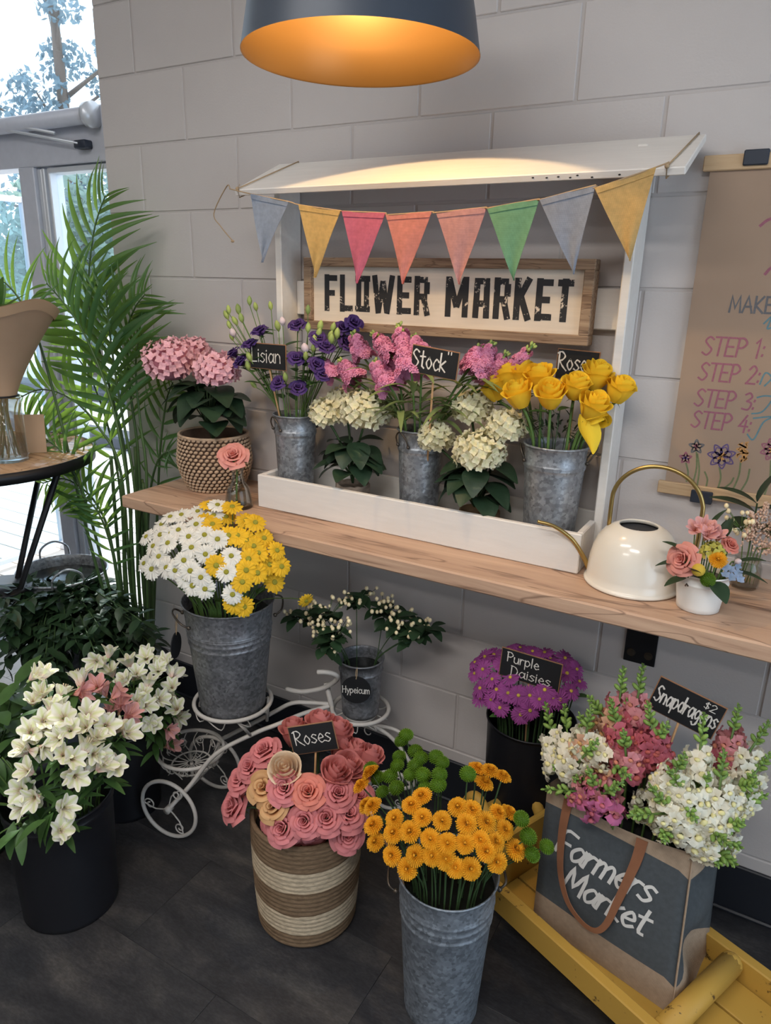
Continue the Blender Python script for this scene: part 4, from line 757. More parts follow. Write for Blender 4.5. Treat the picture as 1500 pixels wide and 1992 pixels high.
# ---- flower head positions in metres
DAISY=[(0.626,-0.541,0.976,0),(0.551,-0.563,0.922,0),(0.513,-0.566,0.865,0),(0.715,-0.538,0.979,0),(0.703,-0.574,0.953,0),(0.697,-0.597,0.924,0),(0.747,-0.571,0.943,0),(0.802,-0.537,0.939,0),(0.807,-0.563,0.905,0),(0.754,-0.599,0.891,0),(0.723,-0.603,0.903,0),(0.543,-0.489,0.983,0),(0.677,-0.556,0.972,0),(0.527,-0.507,0.963,0),(0.553,-0.538,0.947,0),(0.567,-0.471,0.988,0),(0.603,-0.445,0.998,0),(0.63,-0.431,0.994,0),(0.663,-0.43,1.023,0),(0.619,-0.574,0.948,0),(0.605,-0.595,0.914,0),(0.606,-0.549,0.966,0),(0.735,-0.61,0.868,0),(0.767,-0.6,0.863,0),(0.825,-0.564,0.848,0),(0.713,-0.612,0.882,0),(0.501,-0.54,0.932,0),(0.579,-0.599,0.874,0),(0.647,-0.61,0.897,0),(0.665,-0.449,0.998,0),(0.678,-0.611,0.897,0),(0.666,-0.516,0.992,0),(0.752,-0.53,0.972,0),(0.692,-0.43,0.994,1),(0.672,-0.494,0.998,1),(0.762,-0.43,0.997,1),(0.794,-0.43,0.997,1),(0.799,-0.475,0.963,1),(0.822,-0.43,0.959,1),(0.834,-0.469,0.932,1),(0.864,-0.43,0.933,1),(0.855,-0.451,0.898,1),(0.782,-0.571,0.92,1),(0.839,-0.525,0.904,1),(0.84,-0.542,0.878,1),(0.779,-0.485,0.974,1),(0.631,-0.43,1.019,1),(0.878,-0.43,0.891,1),(0.866,-0.446,0.849,1),(0.825,-0.561,0.821,1),(0.84,-0.539,0.808,1),(0.765,-0.503,0.977,1),(0.819,-0.469,0.948,1),(0.855,-0.501,0.892,1),(0.716,-0.43,1.027,1),(0.706,-0.498,0.995,1),(0.832,-0.506,0.927,1)]
MUM_Y=[(1.28,-0.669,0.529),(1.311,-0.698,0.51),(1.34,-0.719,0.535),(1.362,-0.751,0.519),(1.378,-0.768,0.496),(1.411,-0.749,0.556),(1.454,-0.761,0.553),(1.435,-0.722,0.581),(1.446,-0.698,0.592),(1.468,-0.736,0.575),(1.499,-0.759,0.554),(1.508,-0.726,0.578),(1.426,-0.784,0.497),(1.418,-0.766,0.537),(1.478,-0.782,0.521),(1.511,-0.774,0.53),(1.538,-0.767,0.53),(1.465,-0.79,0.488),(1.523,-0.686,0.59),(1.55,-0.673,0.585),(1.553,-0.706,0.576),(1.558,-0.765,0.517),(1.585,-0.75,0.516),(1.563,-0.734,0.554),(1.533,-0.751,0.553),(1.583,-0.674,0.57),(1.586,-0.711,0.556),(1.611,-0.69,0.546),(1.624,-0.709,0.518),(1.602,-0.716,0.54),(1.615,-0.649,0.547),(1.59,-0.627,0.562),(1.6,-0.582,0.534),(1.641,-0.648,0.509),(1.508,-0.549,0.588),(1.536,-0.543,0.59),(1.565,-0.542,0.586),(1.531,-0.561,0.568),(1.288,-0.643,0.551)]
MUM_G=[(1.339,-0.572,0.626),(1.331,-0.578,0.611),(1.382,-0.608,0.622),(1.405,-0.627,0.625),(1.439,-0.621,0.637),(1.347,-0.617,0.6),(1.354,-0.638,0.592),(1.396,-0.657,0.598),(1.427,-0.657,0.61),(1.463,-0.652,0.622),(1.3,-0.629,0.532),(1.272,-0.615,0.537),(1.37,-0.669,0.561),(1.33,-0.659,0.527),(1.344,-0.651,0.569),(1.442,-0.673,0.592),(1.468,-0.666,0.608),(1.52,-0.634,0.635),(1.644,-0.638,0.579),(1.663,-0.643,0.548),(1.675,-0.644,0.51),(1.694,-0.61,0.512),(1.4,-0.643,0.613),(1.458,-0.63,0.636)]
ROSE_P=[(0.998,-0.662,0.504,0),(0.952,-0.699,0.43,0),(0.939,-0.712,0.353,0),(1.155,-0.699,0.479,1),(1.21,-0.657,0.468,0),(1.205,-0.698,0.428,0),(1.116,-0.746,0.395,0),(1.165,-0.726,0.423,0),(1.237,-0.657,0.424,0),(1.241,-0.667,0.372,0),(1.238,-0.615,0.439,0),(1.116,-0.519,0.52,2),(1.07,-0.53,0.531,2),(1.015,-0.563,0.508,2),(1.136,-0.529,0.489,2),(1.167,-0.526,0.477,2),(1.208,-0.516,0.476,2),(1.183,-0.633,0.498,2),(1.191,-0.592,0.489,2),(1.206,-0.571,0.463,2),(1.083,-0.69,0.506,3),(1.045,-0.726,0.462,4),(1.083,-0.74,0.436,4),(1.1,-0.716,0.478,0),(0.978,-0.691,0.472,0)]
ROSE_Y=[(1.333,-0.151,1.364),(1.362,-0.137,1.395),(1.397,-0.132,1.401),(1.413,-0.202,1.363),(1.447,-0.156,1.4),(1.492,-0.208,1.371),(1.541,-0.181,1.391),(1.568,-0.119,1.412),(1.627,-0.125,1.385),(1.588,-0.191,1.352)]
ALST_A=[(0.514,-0.897,0.689,0),(0.515,-0.913,0.643,0),(0.539,-0.873,0.63,0),(0.574,-0.927,0.637,0),(0.556,-0.831,0.656,0),(0.651,-0.888,0.617,0),(0.653,-0.942,0.607,0),(0.634,-0.995,0.583,0),(0.577,-0.99,0.603,0),(0.585,-1.015,0.576,0),(0.614,-1.033,0.537,0),(0.604,-1.051,0.492,0),(0.639,-1.043,0.48,0),(0.613,-1.056,0.453,0),(0.691,-1.006,0.452,0),(0.682,-1.016,0.391,0),(0.667,-0.911,0.602,0),(0.69,-0.934,0.566,0),(0.685,-0.964,0.554,0),(0.699,-0.972,0.515,0),(0.706,-0.911,0.542,0),(0.678,-0.862,0.582,0),(0.716,-0.914,0.514,0),(0.72,-0.881,0.494,0),(0.618,-0.771,0.567,1),(0.61,-0.769,0.599,1),(0.58,-0.804,0.624,1),(0.678,-0.804,0.527,0),(0.635,-0.76,0.539,1),(0.575,-0.848,0.629,1),(0.626,-0.935,0.626,0),(0.593,-0.964,0.623,0),(0.646,-0.97,0.596,0),(0.689,-0.899,0.574,0)]
ALST_B=[(0.309,-0.601,0.52,0),(0.33,-0.566,0.54,0),(0.374,-0.535,0.503,0),(0.407,-0.499,0.511,0),(0.45,-0.468,0.494,0),(0.343,-0.578,0.483,0),(0.493,-0.568,0.49,0),(0.531,-0.568,0.447,0),(0.498,-0.621,0.459,0),(0.543,-0.518,0.393,0),(0.541,-0.606,0.391,0),(0.54,-0.507,0.355,0),(0.554,-0.563,0.35,1),(0.529,-0.54,0.275,1),(0.481,-0.458,0.457,0),(0.51,-0.5,0.446,0),(0.519,-0.608,0.445,0),(0.44,-0.61,0.499,0),(0.451,-0.574,0.51,0),(0.461,-0.504,0.489,0)]
PURPLE=[(1.377,-0.21,0.631),(1.419,-0.247,0.632),(1.499,-0.269,0.623),(1.428,-0.269,0.588),(1.456,-0.277,0.577),(1.512,-0.279,0.577),(1.556,-0.239,0.642),(1.579,-0.24,0.627),(1.339,-0.172,0.622),(1.381,-0.145,0.645),(1.466,-0.244,0.651),(1.443,-0.115,0.671),(1.477,-0.111,0.668),(1.563,-0.1,0.668),(1.598,-0.107,0.649),(1.612,-0.122,0.624),(1.61,-0.193,0.632),(1.594,-0.231,0.623),(1.573,-0.251,0.615),(1.533,-0.274,0.594),(1.387,-0.246,0.595),(1.526,-0.262,0.628),(1.55,-0.258,0.623),(1.471,-0.269,0.62),(1.36,-0.156,0.638),(1.429,-0.208,0.662),(1.346,-0.188,0.598),(1.527,-0.108,0.661),(1.417,-0.126,0.662),(1.509,-0.105,0.671),(1.584,-0.147,0.652),(1.39,-0.249,0.568),(1.439,-0.264,0.617)]
LIS=[(0.639,-0.202,1.472,0),(0.765,-0.194,1.494,0),(0.604,-0.206,1.434,0),(0.515,-0.173,1.401,0),(0.774,-0.215,1.407,0),(0.712,-0.212,1.335,0),(0.772,-0.204,1.325,0),(0.831,-0.191,1.462,0),(0.853,-0.188,1.442,0),(0.908,-0.131,1.504,0),(0.883,-0.133,1.449,0),(0.833,-0.202,1.393,0),(0.849,-0.194,1.369,0),(0.875,-0.133,1.488,0),(0.556,-0.192,1.381,0),(0.503,-0.173,1.518,1),(0.536,-0.168,1.519,1),(0.574,-0.164,1.545,1),(0.504,-0.173,1.476,1),(0.511,-0.172,1.443,1),(0.527,-0.17,1.488,1),(0.644,-0.155,1.534,1),(0.764,-0.143,1.527,1),(0.827,-0.177,1.487,1),(0.829,-0.188,1.47,1),(0.853,-0.153,1.483,1),(0.869,-0.156,1.467,1),(0.609,-0.21,1.393,1),(0.597,-0.205,1.366,1),(0.823,-0.203,1.432,1),(0.803,-0.21,1.409,1),(0.737,-0.214,1.346,1),(0.607,-0.19,1.314,1),(0.497,-0.174,1.503,1),(0.857,-0.174,1.467,1),(0.825,-0.198,1.449,1),(0.546,-0.167,1.496,1),(0.595,-0.161,1.53,1),(0.707,-0.204,1.482,1),(0.864,-0.176,1.454,1),(0.799,-0.192,1.482,1),(0.717,-0.197,1.496,2),(0.802,-0.208,1.429,2),(0.517,-0.171,1.453,2)]
HYP=[(0.804,-0.201,0.682),(0.883,-0.245,0.706),(0.838,-0.268,0.653),(0.894,-0.282,0.67),(0.924,-0.285,0.675),(0.879,-0.287,0.638),(0.949,-0.295,0.657),(0.969,-0.285,0.683),(0.991,-0.279,0.691),(0.932,-0.203,0.727),(0.93,-0.227,0.723),(0.975,-0.213,0.729),(0.977,-0.144,0.737),(0.94,-0.289,0.59),(0.764,-0.233,0.641),(1.032,-0.146,0.717),(1.059,-0.146,0.711),(1.095,-0.18,0.71),(1.116,-0.146,0.697),(1.147,-0.149,0.686),(1.142,-0.209,0.69),(1.166,-0.192,0.669),(1.168,-0.148,0.683),(1.107,-0.231,0.701),(1.039,-0.203,0.725)]
SNAP=[(1.656,-0.418,0.565,1.588,-0.345,0.676,0),(1.682,-0.432,0.603,1.63,-0.334,0.679,0),(1.706,-0.429,0.628,1.708,-0.412,0.739,5),(1.689,-0.449,0.59,1.744,-0.48,0.709,0),(1.743,-0.434,0.646,1.823,-0.52,0.674,5),(1.784,-0.493,0.601,1.638,-0.478,0.54,1),(1.756,-0.347,0.669,1.743,-0.282,0.788,2),(1.791,-0.354,0.677,1.783,-0.274,0.803,2),(1.763,-0.376,0.671,1.688,-0.364,0.737,4),(1.791,-0.43,0.662,1.741,-0.389,0.761,3),(1.859,-0.422,0.666,1.817,-0.386,0.777,3),(1.83,-0.418,0.67,1.868,-0.426,0.763,3),(1.805,-0.455,0.649,1.789,-0.463,0.74,2),(1.785,-0.505,0.562,1.736,-0.511,0.658,6),(1.739,-0.492,0.55,1.812,-0.525,0.664,6),(1.939,-0.431,0.637,1.926,-0.336,0.76,0),(1.986,-0.434,0.588,1.976,-0.402,0.728,0),(1.93,-0.472,0.603,1.829,-0.545,0.602,0),(1.9,-0.456,0.638,1.954,-0.513,0.622,0),(1.984,-0.29,0.632,1.987,-0.279,0.768,2),(2.007,-0.3,0.621,2.048,-0.288,0.753,0),(2.023,-0.335,0.58,2.037,-0.368,0.673,0),(1.99,-0.439,0.564,2.032,-0.455,0.611,0),(1.971,-0.46,0.536,2.028,-0.47,0.525,0),(1.997,-0.403,0.6,2.07,-0.339,0.612,0),(1.94,-0.481,0.567,1.86,-0.519,0.672,0),(1.889,-0.456,0.641,1.911,-0.462,0.728,0),(1.945,-0.463,0.603,1.887,-0.493,0.706,0),(2.023,-0.321,0.597,2.062,-0.308,0.691,0),(2.001,-0.405,0.507,2.005,-0.491,0.522,0),(1.964,-0.459,0.583,2.041,-0.457,0.554,0)]
STOCK=[(1.135,-0.217,1.392,1.069,-0.173,1.513,1.3),(1.081,-0.207,1.424,0.996,-0.173,1.483,1),(0.959,-0.161,1.42,0.923,-0.162,1.483,0.9),(0.943,-0.175,1.359,0.889,-0.165,1.407,1.1),(1.074,-0.217,1.358,1.017,-0.205,1.419,1.2),(1.154,-0.203,1.437,1.125,-0.197,1.487,0.9),(0.871,-0.171,1.362,0.832,-0.17,1.404,0.8),(1.292,-0.183,1.401,1.316,-0.141,1.479,1.2),(1.321,-0.139,1.4,1.352,-0.14,1.454,1),(1.277,-0.182,1.42,1.292,-0.163,1.471,0.9),(1.37,-0.137,1.419,1.416,-0.139,1.477,0.6)]
HYD_P=[(0.252,-0.17,1.358,0.091),(0.277,-0.1,1.377,0.066),(0.47,-0.2,1.349,0.066)]
HYD_W1=[(0.84,-0.16,1.255,0.052),(0.968,-0.16,1.275,0.073),(0.873,-0.11,1.273,0.064)]
HYD_W2=[(1.186,-0.17,1.23,0.048),(1.266,-0.13,1.309,0.053),(1.314,-0.18,1.211,0.067),(1.37,-0.15,1.278,0.051)]
# ------------------------------------------------------------------ flower materials and prototypes (unit size, facing +Z)
m_stem = pm('stem_green', S(92, 122, 62), 0.55, var=0.15, vs=40); m_stem_d = pm('stem_dark', S(58, 82, 48), 0.55); m_leaf = pm('leaf_green', S(70, 104, 52), 0.5, trans=0.2, var=0.15, vs=40, rand=0.2)
m_leaf_d = pm('leaf_dark', S(44, 68, 44), 0.45, trans=0.1, var=0.2, vs=25, rand=0.25); m_hleaf = pm('hydrangea_leaf', S(44, 66, 46), 0.5, trans=0.08, var=0.25, vs=35, bump=0.5, bs=70, rand=0.15)
m_petal = {k: pm('petal_' + k, S(*c), 0.6, trans=0.28, vcol=True, rand=r_, spec=0.25) for k, c, r_ in (('pink', (222, 140, 143), .14), ('salmon', (232, 146, 130), .08), ('blush', (220, 142, 138), .12), ('cream', (238, 216, 186), .05), ('peach', (218, 174, 124), .12), ('yellow', (253, 218, 62), .06), ('violet', (84, 60, 124), .2), ('white', (246, 244, 236), .06), ('gold', (248, 202, 50), .1), ('amber', (238, 178, 46), .1), ('purple', (172, 84, 160), .2), ('hyd_pink', (244, 196, 204), .12), ('hyd_white', (240, 234, 208), .1), ('stock', (228, 155, 189), .14), ('alst', (245, 241, 228), .06), ('alst_pink', (232, 176, 176), .1), ('snap_white', (246, 244, 228), .06), ('snap_pink', (222, 150, 156), .14), ('snap_rose', (201, 108, 125), .14), ('snap_peach', (223, 180, 152), .12), ('snap_magenta', (204, 115, 159), .12), ('lime', (106, 142, 40), .16), ('hyd_lime', (212, 206, 104), .08), ('blue', (166, 186, 218), .08), ('astilbe', (236, 204, 182), .06), ('coral', (233, 162, 151), .05))}
m_bud = pm('bud_green', S(168, 186, 104), 0.5, trans=0.15, rand=0.2); m_budtip = pm('snap_bud_green', S(138, 172, 86), 0.5, trans=0.15, rand=0.2); m_berry = pm('hypericum_berry', S(240, 222, 180), 0.3, rand=0.12); m_disk = pm('daisy_centre', S(150, 146, 48), 0.8, bump=0.5, bs=300); m_pdisk = pm('purple_daisy_centre', S(196, 170, 70), 0.8, rand=.3); m_mumc = pm('mum_centre', S(212, 162, 44), 0.8)
m_billy = pm('billy_button', S(224, 190, 70), 0.8, bump=0.6, bs=500)

def rose_meshes(mat, kind):
    if kind == 'open': L = [(2, .03, .10, .1, .66, 3.0, 0), (3, .08, .22, -.05, .68, 2.5, .04), (3, .12, .38, -.15, .64, 2.2, .10), (4, .18, .58, -.3, .56, 1.85, .22), (5, .22, .80, -.42, .44, 1.55, .42), (5, .24, .98, -.5, .24, 1.45, .6)]
    elif kind == 'bud': L = [(2, .05, .14, .2, .98, 3.0, 0), (3, .12, .32, -.1, 1.0, 2.6, .05), (3, .2, .52, -.45, .98, 2.5, .15), (3, .26, .70, -.72, .88, 2.4, .55), (4, .28, .84, -.80, .66, 2.0, .9)]
    else: L = [(2, .04, .16, .0, .62, 2.8, .1), (3, .1, .40, -.2, .6, 2.2, .25), (4, .16, .72, -.42, .48, 1.8, .4), (4, .2, .95, -.5, .3, 1.6, .55)]
    out = []; ph = 0.0
    for li, (n, rb, rt, zb, zt, wd, cu) in enumerate(L):
        for k in range(n):
            p0 = ph + 2 * PI * k / n + rnd.uniform(-.12, .12); jz = rnd.uniform(-.03, .03); jr = rnd.uniform(.94, 1.06); wv = rnd.uniform(0, 6)
            def fn(u, v):
                if kind == 'bud':
                    w = wd * (.45 + .55 * math.sin(PI * min(.85, v * .62 + .18))) / 2; a = p0 + u * w; r_ = rt * jr * (.30 + .72 * math.sin(PI * (.10 + .50 * v))) + .03 * u + max(0, v - .72) * cu * .9
                    z = zb + (zt - zb + jz) * v - .16 * u * u * v * v - max(0, v - .82) * cu * 1.2 + .02 * math.sin(3 * u + wv) * v; return V((r_ * math.cos(a), r_ * math.sin(a), z))
                w = wd * (.40 + .60 * math.sin(PI * min(.92, v * .7 + .12))) / 2; a = p0 + u * w
                r_ = rb + (rt * jr - rb) * v ** .75 + .035 * u + max(0, v - .72) * cu * 1.1; z = zb + (zt - zb + jz) * math.sin(v * PI / 2) - .20 * u * u * v * v * (zt - zb) - max(0, v - .74) * cu * .95 + .02 * math.sin(3 * u + wv) * v
                return V((r_ * math.cos(a), r_ * math.sin(a), z))
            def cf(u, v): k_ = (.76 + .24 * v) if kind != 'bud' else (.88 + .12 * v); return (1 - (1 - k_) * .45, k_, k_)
            b = MB(); b.grid(fn, 6, 6, cf); out.append(('petal', b.mesh('petal', mat)))
        ph += 1.9
    s_ = MB()
    for k in range(5):
        a = 2 * PI * k / 5; s_.grid(lambda u, v: V(((.1 + .42 * v) * math.cos(a) - u * .09 * (1 - v) * math.sin(a), (.1 + .42 * v) * math.sin(a) + u * .09 * (1 - v) * math.cos(a), L[-1][3] - .05 - .25 * v * v)), 2, 3)
    s_.lathe([(.02, L[-1][3] - .28), (.12, L[-1][3] - .16), (.2, L[-1][3] + .06)], 8); out.append(('sepals', s_.mesh('sepals', m_leaf)))
    return out
def daisy_meshes(mat, cmat, n=21, ln=1.0, wd=.17, rows=2, cr=.24):
    b = MB()
    for r_ in range(rows):
        for k in range(n):
            a = 2 * PI * (k + .5 * r_) / n + rnd.uniform(-.06, .06); l_ = ln * rnd.uniform(.88, 1.02) * (1 - .1 * r_); dz = rnd.uniform(-.10, .10); ca, sa = math.cos(a), math.sin(a)
            def fn(u, v):
                rr = cr * .6 + (l_ - cr * .6) * v; w = wd * (.62 + .55 * v - 2.2 * max(0, v - .74)); z = .10 * math.sin(v * PI * .8) + dz * v - .07 * u * u + .06 * r_ - .10 * v * v
                return V((rr * ca - u * w * sa, rr * sa + u * w * ca, z))
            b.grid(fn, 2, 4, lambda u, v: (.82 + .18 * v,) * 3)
    c = MB(); c.lathe([(cr, .03), (cr * .9, .13), (cr * .6, .19), (cr * .2, .17), (.001, .16)], 14)
    return [('petals', b.mesh('petals', mat)), ('centre', c.mesh('centre', cmat))]
def mum_meshes(mat):
    b = MB()
    for ri, (r_, n, z, tl) in enumerate(((.98, 30, -.06, .05), (.92, 28, .04, .15), (.80, 26, .12, .30), (.66, 22, .19, .45), (.52, 18, .25, .6), (.38, 13, .29, .8), (.25, 8, .31, 1.0))):
        for k in range(n):
            a = 2 * PI * (k + .5 * (ri % 2)) / n; ca, sa = math.cos(a), math.sin(a); q = rnd.uniform(.92, 1.06)
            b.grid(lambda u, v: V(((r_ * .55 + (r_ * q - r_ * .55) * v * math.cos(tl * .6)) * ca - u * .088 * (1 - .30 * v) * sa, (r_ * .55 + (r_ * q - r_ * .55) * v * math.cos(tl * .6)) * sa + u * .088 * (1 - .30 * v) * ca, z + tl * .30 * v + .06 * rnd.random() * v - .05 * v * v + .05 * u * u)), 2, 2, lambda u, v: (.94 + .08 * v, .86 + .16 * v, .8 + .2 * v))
    b.lathe([(.02, -.32), (.25, -.22), (.6, -.08), (.5, .1), (.3, .22)], 12, (.85, .75, .5)); c = MB(); c.ball((0, 0, .28), .13, 10, 6, sc=(1, 1, .6))
    return [('petals', b.mesh('petals', mat, False)), ('centre', c.mesh('centre', m_mumc))]
def pompom_meshes(mat):
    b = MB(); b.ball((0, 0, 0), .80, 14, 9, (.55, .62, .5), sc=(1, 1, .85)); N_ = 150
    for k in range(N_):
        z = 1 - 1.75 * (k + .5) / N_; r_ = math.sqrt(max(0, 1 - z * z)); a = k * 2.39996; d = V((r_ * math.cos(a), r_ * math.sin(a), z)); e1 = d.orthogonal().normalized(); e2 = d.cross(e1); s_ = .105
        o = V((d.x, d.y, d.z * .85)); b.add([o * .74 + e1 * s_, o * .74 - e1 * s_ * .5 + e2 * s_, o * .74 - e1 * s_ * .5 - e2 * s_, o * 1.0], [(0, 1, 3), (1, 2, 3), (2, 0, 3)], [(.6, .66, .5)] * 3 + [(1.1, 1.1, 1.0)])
    return [('petals', b.mesh('petals', mat, False))]
def floret4(mat, n=4, ruf=.08, edge=(1, 1, 1), mid=(.9, .92, .86)):
    b = MB()
    for k in range(n):
        a = 2 * PI * k / n + rnd.uniform(-.1, .1); ca, sa = math.cos(a), math.sin(a); tw = rnd.uniform(-.15, .15)
        def fn(u, v):
            w = .50 * math.sin(PI * min(.90, v * .78 + .10)); rr = .02 + 1.0 * v * (1 - .16 * u * u); z = .10 * v + .28 * v * v - .10 * u * u * v + ruf * math.sin(5 * u + k) * v + tw * u * v
            return V((rr * ca - u * w * sa, rr * sa + u * w * ca, z))
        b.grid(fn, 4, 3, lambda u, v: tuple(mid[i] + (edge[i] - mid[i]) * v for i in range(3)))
    b.ball((0, 0, .04), .07, 6, 4, (.9, .95, .8)); return b.mesh('floret', mat)
def alst_mesh(mat, base, vein):
    b = MB()
    for k in range(6):
        inner = k % 2; a = 2 * PI * k / 6 + .2; ca, sa = math.cos(a), math.sin(a); W_ = .20 if inner else .34; L_ = 1.05 if inner else 1.0; f_ = rnd.uniform(.85, 1.1)
        def fn(u, v):
            rr = (.05 + .12 * v + .52 * v ** 2.2 * f_); z = L_ * (v - .16 * v ** 3); w = W_ * math.sin(PI * min(.90, v ** 1.2 * .74 + .10)); z -= .05 * u * u * v
            rr += -.06 * u * u * v; return V((rr * ca - u * w * sa, rr * sa + u * w * ca, z))
        def cf(u, v):
            t_ = max(0, 1 - v * 2.0); c = [1 + (base[i] - 1) * t_ for i in range(3)]
            if (not inner and abs(u) < .3 and v > .45) or (inner and abs(u) < .4): c = [c[i] * vein[i] for i in range(3)]
            return tuple(c)
        b.grid(fn, 4, 6, cf)
    for k in range(5): a = k * 1.2; b.tube([(0, 0, .2), (.06 * math.cos(a), .06 * math.sin(a), .6), (.14 * math.cos(a), .14 * math.sin(a), .92)], [.012, .011, .018], 4, col=(.85, .75, .6))
    b.lathe([(.03, -.25), (.07, -.18), (.08, 0), (.05, .05)], 7, (.6, .75, .4)); return b.mesh('floret', mat)
def snap_mesh(mat, pal=(1, .96, .6)):
    b = MB(); b.lathe([(.10, -.15), (.22, 0), (.25, .3), (.22, .5)], 8, (.92, .95, .86)); b.ball((0, -.12, .58), .24, 8, 5, pal, sc=(1.1, .8, .7))
    for a0, w_, l_ in ((PI / 2 - .55, .5, .62), (PI / 2 + .55, .5, .62), (-PI / 2, .42, .58), (-PI / 2 - .95, .42, .55), (-PI / 2 + .95, .42, .55)):
        ca, sa = math.cos(a0), math.sin(a0); up = a0 > 0
        def fn(u, v):
            rr = .12 + l_ * v; z = .45 + (.42 * v - .25 * v * v if up else .30 * v - .45 * v * v) + .09 * math.sin(6 * u + a0) * v; w = w_ * (.5 + .55 * v - .35 * v * v * u * u)
            return V((rr * ca - u * w * sa, rr * sa + u * w * ca, z))
        b.grid(fn, 4, 3, lambda u, v: (.94 + .06 * v, .90 + .1 * v, .88 + .12 * v))
    return b.mesh('floret', mat)
def stock_mesh(mat):
    b = MB()
    for r_, n, zz in ((1.0, 5, 0), (.78, 5, .16), (.5, 4, .3), (.28, 3, .4)):
        for k in range(n):
            a = 2 * PI * (k + r_) / n; ca, sa = math.cos(a), math.sin(a); w_ = .62 * r_
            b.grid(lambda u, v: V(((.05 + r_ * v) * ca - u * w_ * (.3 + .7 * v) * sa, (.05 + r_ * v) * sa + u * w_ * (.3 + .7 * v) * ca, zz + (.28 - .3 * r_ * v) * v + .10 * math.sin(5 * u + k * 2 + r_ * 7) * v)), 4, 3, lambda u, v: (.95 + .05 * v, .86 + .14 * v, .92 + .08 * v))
    return b.mesh('floret', mat)
def bud_mesh(mat, r_=.36, n=8):
    b = MB(); b.lathe([(.03, -.3), (.12, -.2), (r_ * .8, .05), (r_, .35), (r_ * .8, .7), (r_ * .35, .95), (.01, 1.05)], n, (1, 1, 1)); return b.mesh('bud', mat)
def leaf_add(b, X, L_, W_, droop=.3, fold=.15, nv=5, tip=1.0, ser=0.0):
    def fn(u, v):
        w = W_ * math.sin(PI * min(.98, v ** .8 * .96 + .02)) ** .8 * (1 + ser * math.sin(v * 60) * (abs(u) > .9)); return V((u * w, L_ * v * (1 - .15 * droop * v), abs(u) * w * fold * 2 - droop * L_ * v * v * .5))
    b.grid(fn, 2 if not ser else 4, nv, lambda u, v: (1 + .12 * (abs(u) < .1),) * 3, Mx=X)
def leaf_dir(pos, d, up=None, roll=0.0):
    d = V(d).normalized(); up = up or V((0, 0, 1)); x = d.cross(up); x = x.normalized() if x.length > 1e-3 else V((1, 0, 0)); z = x.cross(d)
    return M.Translation(V(pos)) @ M((x, d, z)).transposed().to_4x4() @ M.Rotation(roll, 4, 'Y')
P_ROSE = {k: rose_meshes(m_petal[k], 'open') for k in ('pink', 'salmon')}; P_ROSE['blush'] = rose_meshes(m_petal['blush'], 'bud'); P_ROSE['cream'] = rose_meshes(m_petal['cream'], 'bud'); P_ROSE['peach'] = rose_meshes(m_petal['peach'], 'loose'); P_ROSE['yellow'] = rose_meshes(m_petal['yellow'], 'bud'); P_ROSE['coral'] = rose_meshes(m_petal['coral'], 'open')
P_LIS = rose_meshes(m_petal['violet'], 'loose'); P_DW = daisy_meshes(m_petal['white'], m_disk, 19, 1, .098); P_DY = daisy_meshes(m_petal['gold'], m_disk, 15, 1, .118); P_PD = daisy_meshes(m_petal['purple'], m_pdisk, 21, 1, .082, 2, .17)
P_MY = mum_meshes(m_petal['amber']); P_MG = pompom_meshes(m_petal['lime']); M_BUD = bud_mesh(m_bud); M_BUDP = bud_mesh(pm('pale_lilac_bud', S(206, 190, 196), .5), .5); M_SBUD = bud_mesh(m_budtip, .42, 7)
M_HP = [floret4(m_petal['hyd_pink'], edge=(1, 1, 1), mid=(.95, .88, .95)) for _ in range(3)]; M_HW = [floret4(m_petal['hyd_white'], edge=(1, 1, 1), mid=(.95, .98, .80)) for _ in range(3)]
M_AL = [alst_mesh(m_petal['alst'], (1.0, .72, .70), (.82, .90, .55)) for _ in range(2)]; M_ALP = [alst_mesh(m_petal['alst_pink'], (1, .9, .7), (1, .9, .75)) for _ in range(2)]
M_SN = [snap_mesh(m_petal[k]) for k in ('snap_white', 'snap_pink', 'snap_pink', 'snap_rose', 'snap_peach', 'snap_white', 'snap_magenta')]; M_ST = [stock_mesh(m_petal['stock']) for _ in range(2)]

def stem_path(bk, head, nrm, k_in=.55, lean=.78):
    (l, rb, rt, h) = BK[bk]; c = V(l); H = V(head); d = V((H.x - c.x, H.y - c.y, 0)); dl = d.length or 1e-6
    base = c + d / dl * min(rb * k_in, dl * .4) + V((rnd.uniform(-.01, .01), rnd.uniform(-.01, .01), .012)); rim = c + d / dl * min(rt * lean, dl * .85) + V((0, 0, h + .004))
    if rim.z > H.z - .02: rim.z = max(c.z + h * .9, H.z - .03)
    return base, cat([base, base.lerp(rim, .6), rim, rim.lerp(H, .55) + V((0, 0, .012)), H - V(nrm).normalized() * .004], 3)
def flower(name, label, cat_, group, bk, head, nrm, proto, sc, stem_r=.0022, smat=None, spin=None, leaves=0, lean=.78, back=0.0):
    nrm = V(nrm).normalized(); H = V(head); base, pts = stem_path(bk, H - nrm * back, nrm, lean=lean); t = thing(name, label, cat_, base, group)
    b = MB(); b.tube(pts, stem_r, 6); obj('stem', b, smat or m_stem, t); X = frame(H, nrm, rnd.uniform(0, 6.3) if spin is None else spin, sc)
    for nm, me in proto: link(nm, me, t, X)
    FH.append((t, H))
    for k in range(leaves):
        p = pts[int(len(pts) * rnd.uniform(.62, .85))]; a = rnd.uniform(0, 6.3); b = MB(); leaf_add(b, leaf_dir(p, (math.cos(a), math.sin(a), rnd.uniform(.1, .6))), rnd.uniform(.04, .06), .013); obj('leaf', b, m_leaf, t)
    return t
FH = []
def ctr(bk, dz): l, rb, rt, h = BK[bk]; return V(l) + V((0, 0, h + dz))
